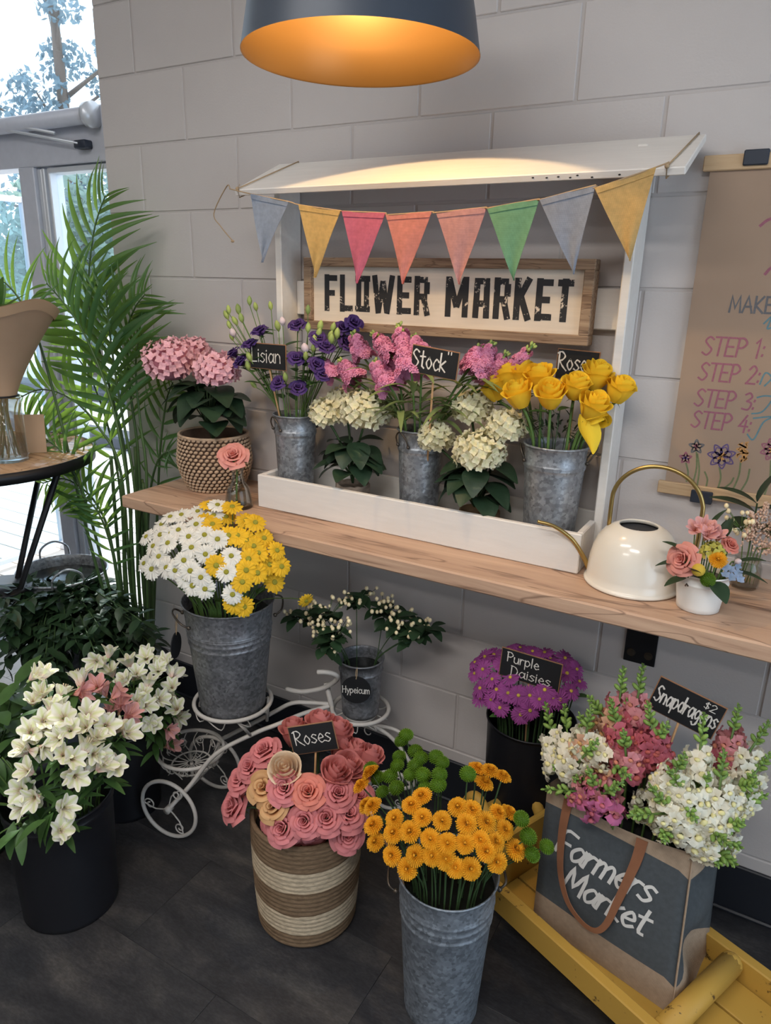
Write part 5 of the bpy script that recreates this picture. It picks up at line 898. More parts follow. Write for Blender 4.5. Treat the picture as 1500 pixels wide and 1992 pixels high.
# ------------------------------------------------------------------ daisies
C = ctr('daisy', .02) + V((.02, -.06, 0))
for x, y, z, k in DAISY:
    n = (V((x, y, z)) - C).normalized() + V((.25, -.45, .15)) + rv(.18)
    if k == 0: flower('white_daisy', 'white daisy in the big daisy bucket', 'flower', 'white daisies in the tall galvanized bucket', 'daisy', (x, y, z), n, P_DW, rnd.uniform(.028, .032), .0018, leaves=1 if rnd.random() < .4 else 0)
    else: flower('yellow_daisy', 'yellow daisy in the big daisy bucket', 'flower', 'yellow daisies in the tall galvanized bucket', 'daisy', (x, y, z), n, P_DY, rnd.uniform(.028, .032), .0018, leaves=1 if rnd.random() < .4 else 0)
flower('yellow_daisy', 'lone yellow daisy drooping on a thin stem right of the bucket', 'flower', None, 'daisy', (.905, -.36, .772), (.75, -.35, -.25), P_DY, .024, .0014)
# ------------------------------------------------------------------ button mums
C = ctr('mum', .03)
for x, y, z in MUM_Y:
    n = (V((x, y, z)) - C).normalized() * 1.1 + V((.15, -.25, .55)) + rv(.22); flower('yellow_mum', 'golden button mum in the floor bucket', 'flower', 'yellow button mums in the floor bucket', 'mum', (x, y, z), n, P_MY, rnd.uniform(.0210, .0245), .0018, m_stem_d)
for x, y, z in MUM_G:
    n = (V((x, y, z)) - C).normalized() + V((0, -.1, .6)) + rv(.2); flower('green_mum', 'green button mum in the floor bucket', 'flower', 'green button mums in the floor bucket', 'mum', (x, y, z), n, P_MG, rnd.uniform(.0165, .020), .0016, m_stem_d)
b = MB(); b.tube([(1.345, -.735, .535), (1.412, -.72, .40), (1.47, -.66, .03)], .0032, 6); tag(obj('wooden_stick', b, m_stick), 'thin wooden stick leaning among the yellow mums', 'stick')
# ------------------------------------------------------------------ roses in the jute basket
C = ctr('rose', -.02)
RL = [('pink', 'fully open pink rose in the jute basket', 'open pink roses in the jute basket', 'pink'), ('salmon', 'salmon pink rose at the middle of the jute basket', None, 'salmon'), ('blush', 'pale pink rose bud seen from behind in the jute basket', 'pink rose buds at the back of the jute basket', 'blush'), ('cream', 'single cream rose beside the Roses chalkboard', None, 'cream'), ('peach', 'wilting orange peach rose at the left of the jute basket', 'peach roses in the jute basket', 'peach')]
for x, y, z, k in ROSE_P:
    n = (V((x, y, z)) - C).normalized() * 1.2; n.x *= .55; n += V((.16, -.28, .3)) + rv(.15)
    if k == 2: n = (V((x, y, z)) - C).normalized() + V((0, .2, .75)) + rv(.2)
    flower('rose', RL[k][1], 'flower', RL[k][2], 'rose', (x, y, z), n, P_ROSE[RL[k][3]], rnd.uniform(.036, .042) if k not in (2, 3) else rnd.uniform(.036, .041), .0032, m_stem_d, lean=.7, back=.02)
for i, (a, r_, z) in enumerate(((-2.5, .09, .345), (-1.9, .095, .335), (-1.35, .10, .335), (-.8, .10, .34), (-.2, .09, .36), (2.9, .08, .38), (0.5, .05, .39))):
    p = V((1.071 + r_ * math.cos(a), -.595 + r_ * math.sin(a), z)); flower('rose', RL[0][1], 'flower', RL[0][2], 'rose', p, (p - C).normalized() + V((.1, -.2, .5)) + rv(.15), P_ROSE['pink'], .036, .003, m_stem_d, lean=.7, back=.02)
# ------------------------------------------------------------------ yellow roses
C = ctr('yel', .0)
for x, y, z in ROSE_Y: flower('yellow_rose', 'upright yellow rose in the stand bucket', 'flower', 'yellow roses in the stand bucket', 'yel', (x, y, z + .004), (V((x, y, z)) - C).normalized() * .8 + V((.05, -.22, 1.0)) + rv(.12), P_ROSE['yellow'], rnd.uniform(.034, .038), .0036, m_stem, back=.03, leaves=1)
t = flower('yellow_rose', 'drooping yellow rose with a hanging petal over the bucket rim', 'flower', None, 'yel', (1.588, -.17, 1.335), (.35, -.35, -.5), P_ROSE['yellow'][5:11], .036, .0034, m_stem)
b = MB(); b.grid(lambda u, v: V((1.572 + .026 * u * math.sin(PI * min(.93, .2 + .75 * v)) + .030 * v, -.195 - .012 * v + .010 * u * u, 1.335 - .085 * v * (1 - .12 * u * u))), 6, 6); obj('petal', b, m_petal['yellow'], t)
t = thing('leaf_sprig', 'feathery dark filler foliage among the yellow rose stems', 'foliage', ctr('yel', -.25)); b = MB(); fb = MB()
for k in range(9):
    a = k * .7; p0 = ctr('yel', -.25); p = ctr('yel', .07) + V((.085 * math.cos(a), .055 * math.sin(a), rnd.uniform(-.02, .02))); b.tube([p0, ctr('yel', .0) + V((.04 * math.cos(a), .04 * math.sin(a), 0)), p], .0011, 5)
    for q in range(9): d_ = rv(1); leaf_add(fb, leaf_dir(ctr('yel', .0).lerp(p, .35 + .07 * q), (math.cos(a) + d_.x, math.sin(a) * .7 + d_.y * .6, .5 + d_.z)), .026, .0035, .4, .1, 3)
obj('stem', b, m_stem_d, t); obj('leaves', fb, m_leaf_d, t)
# single rose in the vase
BK['vase'] = ((.590, -.262, .962), .02, .012, .124); flower('rose', 'single pale pink rose in the small glass vase', 'flower', None, 'vase', (.588, -.275, 1.118), (.35, -.62, .75), P_ROSE['coral'], .040, .0028, m_stem, back=.02, lean=.2)
# ------------------------------------------------------------------ purple daisies
C = ctr('pur', .02)
for x, y, z in PURPLE: flower('purple_daisy', 'purple daisy in the tall black bucket', 'flower', 'purple daisies in the black bucket', 'pur', (x, y, z), (V((x, y, z)) - C).normalized() * 1.2 + V((.15, -.35, .3)) + rv(.5), P_PD, rnd.uniform(.026, .030), .0018, m_stem_d, leaves=1 if rnd.random() < .3 else 0)
# ------------------------------------------------------------------ lisianthus
C = ctr('lis', .0)
for x, y, z, k in LIS:
    d = (V((x, y, z)) - C).normalized()
    if k == 0: flower('lisianthus', 'deep violet open lisianthus bloom in the left stand bucket', 'flower', 'lisianthus blooms', 'lis', (x, y, z), d + V((.25, -.55, .35)) + rv(.25), P_LIS, rnd.uniform(.023, .027), .0017, m_stem, leaves=2)
    else: flower('lisianthus_bud', 'closed green lisianthus bud' if k == 1 else 'pale lilac half open lisianthus bud', 'flower', 'lisianthus buds' if k == 1 else 'pale lisianthus buds', 'lis', (x, y, z), d + V((0, 0, .9)) + rv(.35), [('bud', M_BUD if k == 1 else M_BUDP)], rnd.uniform(.019, .026), .0012, m_stem, leaves=2 if rnd.random() < .7 else 0)
# ------------------------------------------------------------------ stock
for i, (bx_, by_, bz_, tx_, ty_, tz_, r_) in enumerate(STOCK):
    B = V((bx_, by_, bz_)); T_ = V((tx_, ty_, tz_)); ax = (T_ - B); L_ = ax.length; ax.normalize(); base, pts = stem_path('stock', B, ax)
    t = thing('stock_flower', 'ruffled pink stock flower spike in the middle stand bucket', 'flower', base, 'pink stock spikes'); b = MB(); b.tube(pts + [T_], .0032, 6); obj('stem', b, m_stem, t); FH.append((t, T_))
    e1 = ax.orthogonal().normalized(); n = int(20 * r_ + L_ * 120)
    for k in range(n):
        f = k / n; a = k * 2.4; d = (e1 * math.cos(a) + ax.cross(e1) * math.sin(a)); s_ = (.0155 - .006 * f) * r_ ** .3; link('floret', M_ST[k % 2], t, frame(B + ax * L_ * f * .85 + d * (.025 * r_ * (1 - .55 * f) + rnd.uniform(-.003, .004)), d + ax * .4 + rv(.3), a, s_))
    b = MB()
    for k in range(9): a = k * 2.4; d = (e1 * math.cos(a) + ax.cross(e1) * math.sin(a)); b.ball((0, 0, 0), 1, 6, 4, Mx=frame(T_ - ax * .012 * (k % 3) + d * .007, ax + d * .6, 0, (.004, .004, .0065)))
    obj('bud_tip', b, m_bud, t)
    for k in range(7 if i % 2 else 5):
        p = pts[-1].lerp(pts[len(pts) // 2], rnd.uniform(.2, .9)); a = rnd.uniform(PI, 2 * PI) if rnd.random() < .75 else rnd.uniform(0, PI); b = MB(); leaf_add(b, leaf_dir(p, (math.cos(a), math.sin(a) * .6, rnd.uniform(.2, 1.2))), rnd.uniform(.08, .13), .0095, 1.3, .2, 8); obj('leaf', b, pm('stock_leaf', S(122, 138, 84), .6, trans=.15) if i == 0 and k == 0 else bpy.data.materials['stock_leaf'], t)
# ------------------------------------------------------------------ snapdragons
BK['bag'] = ((1.825, -.375, .16), .10, .13, .36)
SNL = ['white snapdragon spike with green buds in the tote bag', 'blush pink and white snapdragon leaning over the left rim of the tote bag', 'pale pink snapdragon spike at the back of the tote bag', 'deep rose snapdragon spike at the back of the tote bag', 'peach snapdragon spike at the back of the tote bag', 'white and green snapdragon spike curling left in the tote bag', 'magenta snapdragon at the front rim of the tote bag']
SNAP += [(1.90, -.46, .56, 1.905, -.545, .575, 0), (1.95, -.44, .57, 2.02, -.52, .60, 0), (1.86, -.45, .57, 1.84, -.53, .60, 0), (1.93, -.40, .60, 1.96, -.45, .69, 0), (1.98, -.36, .60, 2.05, -.38, .66, 0), (1.70, -.40, .57, 1.655, -.47, .60, 0), (1.73, -.42, .575, 1.71, -.50, .61, 5), (1.72, -.36, .60, 1.68, -.39, .70, 4), (1.78, -.33, .62, 1.77, -.34, .74, 2), (1.83, -.32, .61, 1.85, -.33, .70, 3)]
for bx_, by_, bz_, tx_, ty_, tz_, c_ in SNAP:
    B = V((bx_, by_, bz_)); T_ = V((tx_, ty_, tz_)); ax = (T_ - B); L_ = max(.07, ax.length); ax.normalize(); base, pts = stem_path('bag', B, ax)
    t = thing('snapdragon', SNL[c_], 'flower', base, ['white snapdragons in the tote bag', 'pink snapdragons in the tote bag', 'pale pink snapdragons in the tote bag', 'rose snapdragons in the tote bag', 'peach snapdragons in the tote bag', 'white snapdragons curling left', 'magenta snapdragons in the tote bag'][c_]); b = MB(); b.tube(pts + [B + ax * L_], .0026, 6); obj('stem', b, m_stem, t); FH.append((t, T_))
    e1 = ax.orthogonal().normalized(); nfl = 17 if c_ != 6 else 10; nb = 12
    for k in range(nfl):
        f = k / nfl; a = k * 2.4 + rnd.uniform(-.2, .2); d = e1 * math.cos(a) + ax.cross(e1) * math.sin(a); lob = 3 if c_ == 2 and k < 5 else (4 if c_ == 5 and k % 4 == 0 else c_)
        q = d + ax * .35; X = frame(B + ax * (L_ * .58 * f - .012) + d * .016, q, 0, (.0330 - .013 * f)); X = X @ M.Rotation(rnd.uniform(-.5, .5), 4, 'Z'); link('floret', M_SN[lob], t, X)
    b = MB(); bb_ = MB()
    for k in range(nb):
        f = k / nb; a = k * 2.4; d = e1 * math.cos(a) + ax.cross(e1) * math.sin(a); s_ = .0072 * (1 - .62 * f); b.ball((0, 0, 0), 1, 6, 4, Mx=frame(B + ax * L_ * (.60 + .42 * f) + d * (.0085 * (1 - .6 * f)), d + ax * .9, 0, (s_ * .8, s_ * .8, s_ * 1.5)))
        leaf_add(b, leaf_dir(B + ax * L_ * (.58 + .40 * f) + d * .003, d + ax * .3), .012 * (1 - .5 * f), .0022, .3, .1, 2)
    obj('bud_tip', b, m_budtip, t)
# ------------------------------------------------------------------ alstroemeria: neighbouring florets share a stem
def alst(L0, bk, where, grp):
    pool = list(L0); C = ctr(bk, -.02)
    while pool:
        s_ = pool.pop(0); mem = [s_]; pool.sort(key=lambda q: (V(q[:3]) - V(s_[:3])).length)
        while pool and len(mem) < 3 and (V(pool[0][:3]) - V(s_[:3])).length < .085 and pool[0][3] == s_[3]: mem.append(pool.pop(0))
        cm = sum((V(q[:3]) for q in mem), V()) / len(mem); nd = (cm - C).normalized(); node = cm - nd * .06; base, pts = stem_path(bk, node, nd)
        pk = s_[3] == 1; t = thing('alstroemeria', ('soft pink' if pk else 'cream white') + ' alstroemeria stem in the ' + where, 'flower', base, ('pink' if pk else 'cream') + ' alstroemeria in the ' + grp); b = MB(); b.tube(pts, .0024, 6)
        for q in mem: b.tube(cat([node, node.lerp(V(q[:3]), .5) + V((0, 0, .006)), V(q[:3])], 3), .0015, 5)
        obj('stem', b, m_stem, t); FH.append((t, cm))
        for q in mem:
            n = (V(q[:3]) - C).normalized() + V((.1, -.20, .15)) + rv(.85); P = V(q[:3]); link('floret', rnd.choice(M_ALP if pk else M_AL), t, frame(P - n.normalized() * .018, n, rnd.uniform(0, 6), rnd.uniform(.041, .049)))
            if rnd.random() < .7: n2 = n + rv(.7); link('floret', rnd.choice(M_ALP if pk else M_AL), t, frame(P - n.normalized() * .03 + rv(.018), n2, rnd.uniform(0, 6), rnd.uniform(.034, .042)))
        b = MB()
        for k in range(10):
            a = rnd.uniform(0, 6.3); leaf_add(b, leaf_dir(node + V((0, 0, rnd.uniform(-.05, .03))), (math.cos(a), math.sin(a), rnd.uniform(-.2, .5))), rnd.uniform(.05, .085), .010, .7, .1, 6)
        obj('leaves', b, m_leaf, t)
alst(ALST_A, 'alsA', 'large black bucket', 'large black bucket'); alst(ALST_B, 'alsB', 'smaller black bucket', 'smaller black bucket')
for k, (x, y, z) in enumerate(((.60, -1.075, .41), (.47, -1.06, .40), (.665, -1.03, .44), (.40, -1.0, .44), (.42, -1.05, .36), (.53, -1.09, .35), (.36, -.95, .42), (.44, -1.04, .47))):
    base, pts = stem_path('alsA', (x, y, z), (0, -1, 0)); t = thing('leafy_stem', 'leafy stem drooping over the large black bucket rim', 'foliage', base, 'drooping leafy stems in the black bucket'); b = MB(); b.tube(pts, .002, 6); obj('stem', b, m_stem, t); FH.append((t, V((x, y, z))))
    for q in range(4): b = MB(); a = rnd.uniform(-2.6, -.4); leaf_add(b, leaf_dir(V((x, y, z)) + rv(.015), (math.cos(a), math.sin(a), rnd.uniform(-1.0, .1))), rnd.uniform(.07, .11), .0125, .8, .1, 6); obj('leaf', b, m_leaf, t)
# ------------------------------------------------------------------ hypericum
M_BER = MB(); M_BER.ball((0, 0, 0), 1, 8, 6, sc=(.9, .9, 1.05)); M_BER = M_BER.mesh('berry', m_berry); pool = list(HYP)
while pool:
    s_ = pool.pop(0); mem = [s_]; pool.sort(key=lambda q: (V(q) - V(s_)).length)
    while pool and len(mem) < 3: mem.append(pool.pop(0))
    cm = sum((V(q) for q in mem), V()) / len(mem); base, pts = stem_path('hyp', cm - V((0, 0, .03)), (0, 0, 1), lean=.8); t = thing('hypericum_stem', 'dark leafed hypericum stem with ivory berries in the small bucket', 'flower', base, 'hypericum stems'); b = MB(); b.tube(pts, .0015, 6); tips = []
    for q in mem:
        for k in range(6): tips.append(V(q) + V((rnd.uniform(-.022, .022), rnd.uniform(-.022, .022), rnd.uniform(-.015, .02)))); b.tube([pts[-1], pts[-1].lerp(tips[-1], .6) + V((0, 0, .004)), tips[-1]], .0008, 4)
    obj('stem', b, m_stem_d, t); FH.append((t, cm))
    for p in tips: link('berry', M_BER, t, M.Translation(p) @ M.Scale(rnd.uniform(.0054, .0070), 4))
    for k in range(17): a = rnd.uniform(0, 6.3); b = MB(); leaf_add(b, leaf_dir(cm + V((0, 0, -.018)) + rv(.022), (math.cos(a), math.sin(a), rnd.uniform(-.5, .7))), rnd.uniform(.042, .062), .0165, .5, .1, 5); obj('leaf', b, m_leaf_d, t)
# ------------------------------------------------------------------ hydrangeas
def hydrangea(name, label, base, heads, fl, core, nleaf, lc, lr, ll, pot_top, grp=None):
    t = thing(name, label, 'plant', base, grp); B = V(base)
    for (x, y, z, r_) in heads:
        c = V((x, y, z)); b = MB(); b.ball(c, r_ * .80, 14, 9, sc=(1, 1, .8)); h_ = obj('flower_head', b, core, t); n = int(40 + 10500 * r_ * r_); fs = .0118 if r_ > .06 else .0112
        for k in range(n):
            zz = 1 - 1.55 * (k + .5) / n; rr = math.sqrt(max(0, 1 - zz * zz)); a = k * 2.39996 + x * 9; d = V((rr * math.cos(a), rr * math.sin(a), zz)); d2 = V((d.x, d.y, d.z * .85)) * r_ * (.92 + .07 * math.sin(a * 3 + zz * 4)); link('floret', fl[k % 3], h_, frame(c + d2, d + rv(.42), a, fs * rnd.uniform(.95, 1.3)))
        b = MB(); b.tube(cat([B + V((0, 0, .01)), B.lerp(c, .4) + V((0, 0, .03)), c - V((0, 0, r_ * .3))], 4), .0035, 6); obj('stem', b, m_stem_d, t)
    for k in range(nleaf):
        a = 2 * PI * k / nleaf + rnd.uniform(-.3, .3); el = rnd.uniform(-.35, .45); p = V(lc) + V((math.cos(a) * lr[0] * .35, math.sin(a) * lr[1] * .35, rnd.uniform(-1, 1) * lr[2])); b = MB(); leaf_add(b, leaf_dir(p, (math.cos(a), (math.sin(a) * .8 if math.sin(a) < 0 else math.sin(a) * .25) - .15, el)), ll * rnd.uniform(.8, 1.15), ll * .36, .9, .10, 9, ser=.07); obj('leaf', b, m_hleaf, t)
        b = MB(); b.tube([V(lc) + V((0, 0, -lr[2] * 1.2)), p], .002, 5); obj('leaf_stalk', b, m_stem_d, t)
hydrangea('pink_hydrangea', 'potted pink hydrangea with dark leaves in the woven basket', (.376, -.128, 1.10), HYD_P, M_HP, pm('hyd_pink_core', S(186, 122, 138), .8), 26, (.376, -.15, 1.235), (.12, .06, .06), .118, 0)
hydrangea('white_hydrangea', 'potted white hydrangea between the lisianthus and stock buckets', (.905, -.125, 1.045), HYD_W1, M_HW, pm('hyd_white_core', S(196, 192, 156), .8), 20, (.915, -.150, 1.145), (.08, .04, .05), .088, 0)
hydrangea('white_hydrangea', 'potted white hydrangea between the stock and yellow rose buckets', (1.305, -.128, 1.035), HYD_W2, M_HW, bpy.data.materials['hyd_white_core'], 22, (1.30, -.155, 1.125), (.09, .04, .055), .090, 0)
# ------------------------------------------------------------------ palm
pp = thing('areca_palm', 'tall areca palm with arching green fronds in front of the window', 'plant', (-.03, -.16, 0)); m_palm = pm('palm_leaf', S(54, 92, 60), .40, trans=.32, tcol=S(164, 200, 76), rand=.3, spec=.4); m_rach = pm('palm_stalk', S(70, 96, 56), .5)
b = MB(); b.lathe([(.001, .0), (.085, .0), (.105, .21), (.112, .215), (.110, .22), (.095, .21), (.001, .19)], 32, Mx=M.Translation((-.03, -.16, 0))); obj('pot', b, m_plastic, pp)
def leaflet(cv, w=.045):
    b = MB()
    def fn(u, v): ww = w * math.sin(PI * min(.985, v ** .62 * .97 + .015)) ** .9; return V((u * ww, v - cv * .12 * v * v, abs(u) * ww * .7 - cv * .5 * v ** 2.2))
    b.grid(fn, 2, 6, lambda u, v: (1, 1, 1)); return b.mesh('leaflet', m_palm)
M_LF = [leaflet(c) for c in (.25, .5, .85)]
def frond(pts, n, L_, spread, start=.35, joined=None, up=None, cv=1, droop=.0):
    P = cat([V(p) for p in pts], 8); f_ = None; b = MB(); k0 = len(P); b.tube(P, [.0055 * (1 - .8 * i / k0) + .0008 for i in range(k0)], 6)
    if joined is None: f_ = obj('frond', b, m_rach, pp)
    else: joined[1].v += b.v; o = len(joined[1].v) - len(b.v); joined[1].f += [tuple(i + o for i in f) for f in b.f]; joined[1].c += b.c; joined[1].mi += b.mi
    up = V(up or (.12, -.97, .18)).normalized()
    for k in range(n):
        f = start + (1 - start) * (k + .5) / n; i = min(k0 - 2, int(f * (k0 - 1))); p = P[i].lerp(P[i + 1], f * (k0 - 1) - i); tg = (P[i + 1] - P[i]).normalized(); sd_ = tg.cross(up).normalized(); g_ = (f - start) / (1 - start); ln = L_ * (math.sin(PI * min(.93, g_ * .72 + .22)) ** .7) * rnd.uniform(.9, 1.08)
        for s_ in (-1, 1):
            a = spread * (1 - .38 * g_) + rnd.uniform(-.06, .06); d = tg * math.cos(a) + sd_ * math.sin(a) * s_ + up * .12 + V((0, 0, -droop)) + rv(.05); X = leaf_dir(p, d, up) @ M.Diagonal((ln * .95, ln, ln, 1)); me = M_LF[min(2, max(0, cv + rnd.choice((-1, 0, 0, 1))))]
            if joined is None: link('leaflet', me, f_, X)
            else: joined[0].append((me, X))
    return f_
frond([(-.05, -.16, .2), (-.025, -.16, .501), (-.01, -.16, .992), (-.055, -.16, 1.238), (-.11, -.16, 1.44), (-.116, -.16, 1.572), (-.063, -.16, 1.747), (.005, -.16, 1.85)], 14, .27, 1.0, .50)
frond([(.0, -.17, .2), (.07, -.24, .565), (.11, -.26, .856), (.11, -.27, 1.066), (.067, -.27, 1.261), (-.005, -.28, 1.433), (-.076, -.29, 1.526), (-.15, -.29, 1.585)], 15, .28, 1.0, .50, droop=.15)
frond([(.0, -.17, .2), (.06, -.21, .549), (.094, -.22, .93), (.075, -.23, 1.188), (.07, -.24, 1.354), (.075, -.25, 1.483), (.09, -.26, 1.57)], 13, .25, .95, .52, droop=.1)
frond([(-.02, -.2, .2), (.04, -.27, .48), (.055, -.30, .71), (.04, -.31, .835), (-.03, -.31, .912), (-.13, -.32, .95), (-.24, -.33, .92)], 14, .21, .95, .45, droop=.25)
frond([(-.01, -.17, .2), (.03, -.22, .546), (.056, -.24, .982), (-.02, -.25, 1.13), (-.13, -.26, 1.215), (-.27, -.27, 1.235), (-.40, -.28, 1.19)], 15, .25, 1.0, .40, droop=.3)
frond([(.01, -.16, .2), (.05, -.18, .53), (.078, -.18, 1.009), (.066, -.18, 1.251), (.075, -.18, 1.434), (.118, -.18, 1.515), (.17, -.18, 1.56)], 13, .22, .9, .42, droop=.1)
J = ([], MB())
for pts, n, L_, sp_a, st_, dr in (([(.02, -.16, .2), (.10, -.2, .647), (.134, -.2, .985), (.125, -.2, 1.141), (.121, -.2, 1.292), (.135, -.2, 1.39), (.165, -.2, 1.44)], 18, .15, .9, .58, .2), ([(.01, -.14, .2), (.006, -.13, .494), (.044, -.12, .841), (.10, -.12, 1.0), (.17, -.13, 1.05), (.20, -.16, 1.04)], 12, .10, .8, .55, .3), ([(-.06, -.2, .2), (-.05, -.30, .68), (-.11, -.33, 1.19), (-.17, -.34, 1.45), (-.25, -.36, 1.58), (-.36, -.38, 1.60)], 16, .20, .9, .6, .2), ([(-.06, -.14, .2), (-.09, -.12, .6), (-.14, -.1, 1.0), (-.22, -.1, 1.25), (-.32, -.12, 1.38)], 16, .22, .9, .4, .25), ([(-.04, -.2, .2), (-.02, -.28, .6), (-.04, -.32, .9), (-.10, -.34, 1.05), (-.20, -.36, 1.10)], 16, .2, .9, .4, .3), ([(.0, -.13, .2), (.03, -.1, .6), (.07, -.08, 1.0), (.12, -.08, 1.2), (.18, -.1, 1.28)], 14, .17, .9, .4, .2), ([(-.02, -.2, .2), (.03, -.27, .5), (.05, -.30, .72), (.04, -.33, .86), (-.0, -.36, .93)], 14, .14, .9, .4, .3)):
    frond(pts, int(n * .7), L_, sp_a, st_, J, droop=dr)
jm = MB()
for me, X in J[0]: jm.add([v.co[:] for v in me.vertices], [tuple(p.vertices) for p in me.polygons], Mx=X)
o = obj('inner_leaflets', jm, m_palm, pp); o['kind'] = 'stuff'; o = obj('inner_stalks', J[1], m_rach, pp); o['kind'] = 'stuff'
for k in range(9):
    a = rnd.uniform(0, 6.3); x0, y0 = -.03 + .05 * math.cos(a), -.16 + .05 * math.sin(a); b = MB(); b.tube(cat([(x0, y0, .19), (x0 + .03 + rnd.uniform(-.02, .03), y0 - .02, .6), (x0 + .07 + rnd.uniform(-.03, .03), y0 - .03, .95 + rnd.uniform(-.1, .1))], 4), .006, 7); obj('cane', b, m_rach, pp)
# ------------------------------------------------------------------ ruscus greenery and broad leaves
def sprig(name, label, grp, bk, tip, nl, ll, lw, mat, droop=.4):
    base, pts = stem_path(bk, tip, (0, 0, 1), lean=.8); t = thing(name, label, 'foliage', base, grp); b = MB(); b.tube(pts, .0022, 6); obj('stem', b, m_stem_d, t); P = pts[len(pts) // 3:]; b = MB()
    for k in range(nl):
        f = k / (nl - 1) * (len(P) - 1.001); i = int(f); p = P[i].lerp(P[i + 1], f - i); tg = (P[i + 1] - P[i]).normalized(); a = k * 2.4; e1 = tg.orthogonal().normalized(); d = tg * .75 + e1 * math.cos(a) + tg.cross(e1) * math.sin(a); leaf_add(b, leaf_dir(p, d), ll * rnd.uniform(.75, 1.2), lw, droop, .1, 4)
    obj('leaves', b, mat, t)
    if grp.startswith('broad'): FH.append((t, V(tip)))
for k in range(84):
    a = rnd.uniform(0, 6.3); q = math.sqrt(rnd.random()); sprig('ruscus_stem', 'dark green ruscus stem spilling from the galvanized tub', 'ruscus stems in the tub', 'tub', (-.04 + .36 * q * math.cos(a), -.42 + .22 * q * math.sin(a), .50 - .20 * q * rnd.random() + rnd.uniform(-.18, .09)), 24, .064, .0145, m_leaf_d)
for k in range(24):
    a = -2.6 + 4.6 * k / 24; BKt = 'grn'; sprig('broadleaf_stem', 'broad leafed green stem in the dark green bucket', 'broad leaf stems at the left edge', BKt, (.17 + .17 * math.cos(a), -.93 + .15 * math.sin(a), .42 + rnd.uniform(-.14, .16)), 12, .095, .021, m_leaf)
# ------------------------------------------------------------------ mixed bouquet in the white pail
def rnd_leaf(bk, tip, d, L_, W_, mat, lab, grp):
    base, pts = stem_path(bk, tip, d); t = thing('leaf_sprig', lab, 'foliage', base, grp); b = MB(); b.tube(pts, .0014, 5); obj('stem', b, m_stem_d, t); b = MB(); leaf_add(b, leaf_dir(tip, d), L_, W_, .5, .12, 7); obj('leaf', b, mat, t); FH.append((t, V(tip) + V(d).normalized() * L_))
for tip, d, L_, W_ in (((1.838, -.30, 1.066), (-1, -.25, .05), .060, .014), ((1.842, -.298, 1.083), (-.85, -.2, .75), .062, .016), ((1.848, -.325, 1.045), (-.7, -.5, -.1), .050, .013), ((1.868, -.33, 1.055), (-.35, -.6, .9), .045, .014), ((1.895, -.318, 1.045), (.75, -.5, -.35), .055, .024), ((1.925, -.27, 1.06), (1, -.1, .12), .075, .010), ((1.93, -.26, 1.075), (.9, .1, .5), .06, .012), ((1.90, -.25, 1.12), (.1, .2, 1), .05, .012), ((1.87, -.25, 1.13), (.25, .1, 1), .06, .012)):
    rnd_leaf('pail', tip, d, L_, W_, m_leaf_d, 'dark pointed leaf tucked around the white pail bouquet', 'leaves in the white pail')
PF = lambda n_, lab, pos, nrm, proto, sc, cat_='flower', g_=None: flower(n_, lab, cat_, g_, 'pail', pos, nrm, proto, sc, .0016, m_stem)
PF('rose', 'large coral pink ranunculus rose at the left of the white pail', (1.836, -.312, 1.078), (-.35, -.75, .35), P_ROSE['coral'], .032)
PF('rose', 'small coral rose at the right of the white pail bouquet', (1.914, -.252, 1.108), (.5, -.4, .7), P_ROSE['salmon'], .018)
BIL = MB(); BIL.ball((0, 0, 0), 1, 14, 10); BIL = [('bloom', BIL.mesh('bloom', m_billy))]
PF('billy_button', 'small round yellow billy button at the front of the white pail', (1.869, -.332, 1.070), (.1, -.8, .5), BIL, .0135); PF('yellow_mum', 'yellow green mum in the middle of the white pail bouquet', (1.900, -.310, 1.092), (.15, -.7, .6), P_MY, .019); PF('green_mum', 'round green button mum at the rim of the white pail', (1.889, -.328, 1.052), (.15, -.8, .4), P_MG, .0165)
hl = floret4(m_petal['hyd_lime']); t = thing('lime_hydrangea', 'lime yellow hydrangea cluster in the white pail bouquet', 'flower', (1.873, -.264, .975)); b = MB(); b.tube([(1.873, -.264, .975), (1.884, -.28, 1.08)], .002, 5); obj('stem', b, m_stem, t)
for k in range(26): z = 1 - 1.4 * (k + .5) / 26; r_ = math.sqrt(1 - z * z); a = k * 2.4; d = V((r_ * math.cos(a), r_ * math.sin(a), z)); link('floret', hl, t, frame(V((1.886, -.285, 1.095)) + d * .022, d, a, .0085))
bl = floret4(m_petal['blue'], 5, .02)
for k, p in enumerate(((1.915, -.30, 1.075), (1.925, -.285, 1.068), (1.94, -.28, 1.06), (1.945, -.285, 1.05), (1.93, -.295, 1.055), (1.935, -.27, 1.072), (1.918, -.308, 1.062))): flower('tweedia', 'pale blue star flower at the right of the white pail', 'flower', 'pale blue star flowers', 'pail', p, V((.3, -.6, .5)) + rv(.3), [('petals', bl)], .0095, .001)
for k, p in enumerate(((1.845, -.27, 1.128), (1.862, -.265, 1.138), (1.878, -.27, 1.13), (1.868, -.285, 1.122), (1.89, -.265, 1.118))): flower('alstroemeria', 'blush pink alstroemeria at the top of the white pail bouquet', 'flower', 'blush alstroemeria in the white pail', 'pail', p, V((-.2 + .1 * k, -.5, .5)) + rv(.25), [('floret', M_ALP[k % 2])], .030, .0013)
flower('wax_bud', 'small pale yellow bud at the right of the white pail', 'flower', None, 'pail', (1.932, -.282, 1.085), (.6, -.3, .4), [('bud', M_BUDP)], .012, .001)
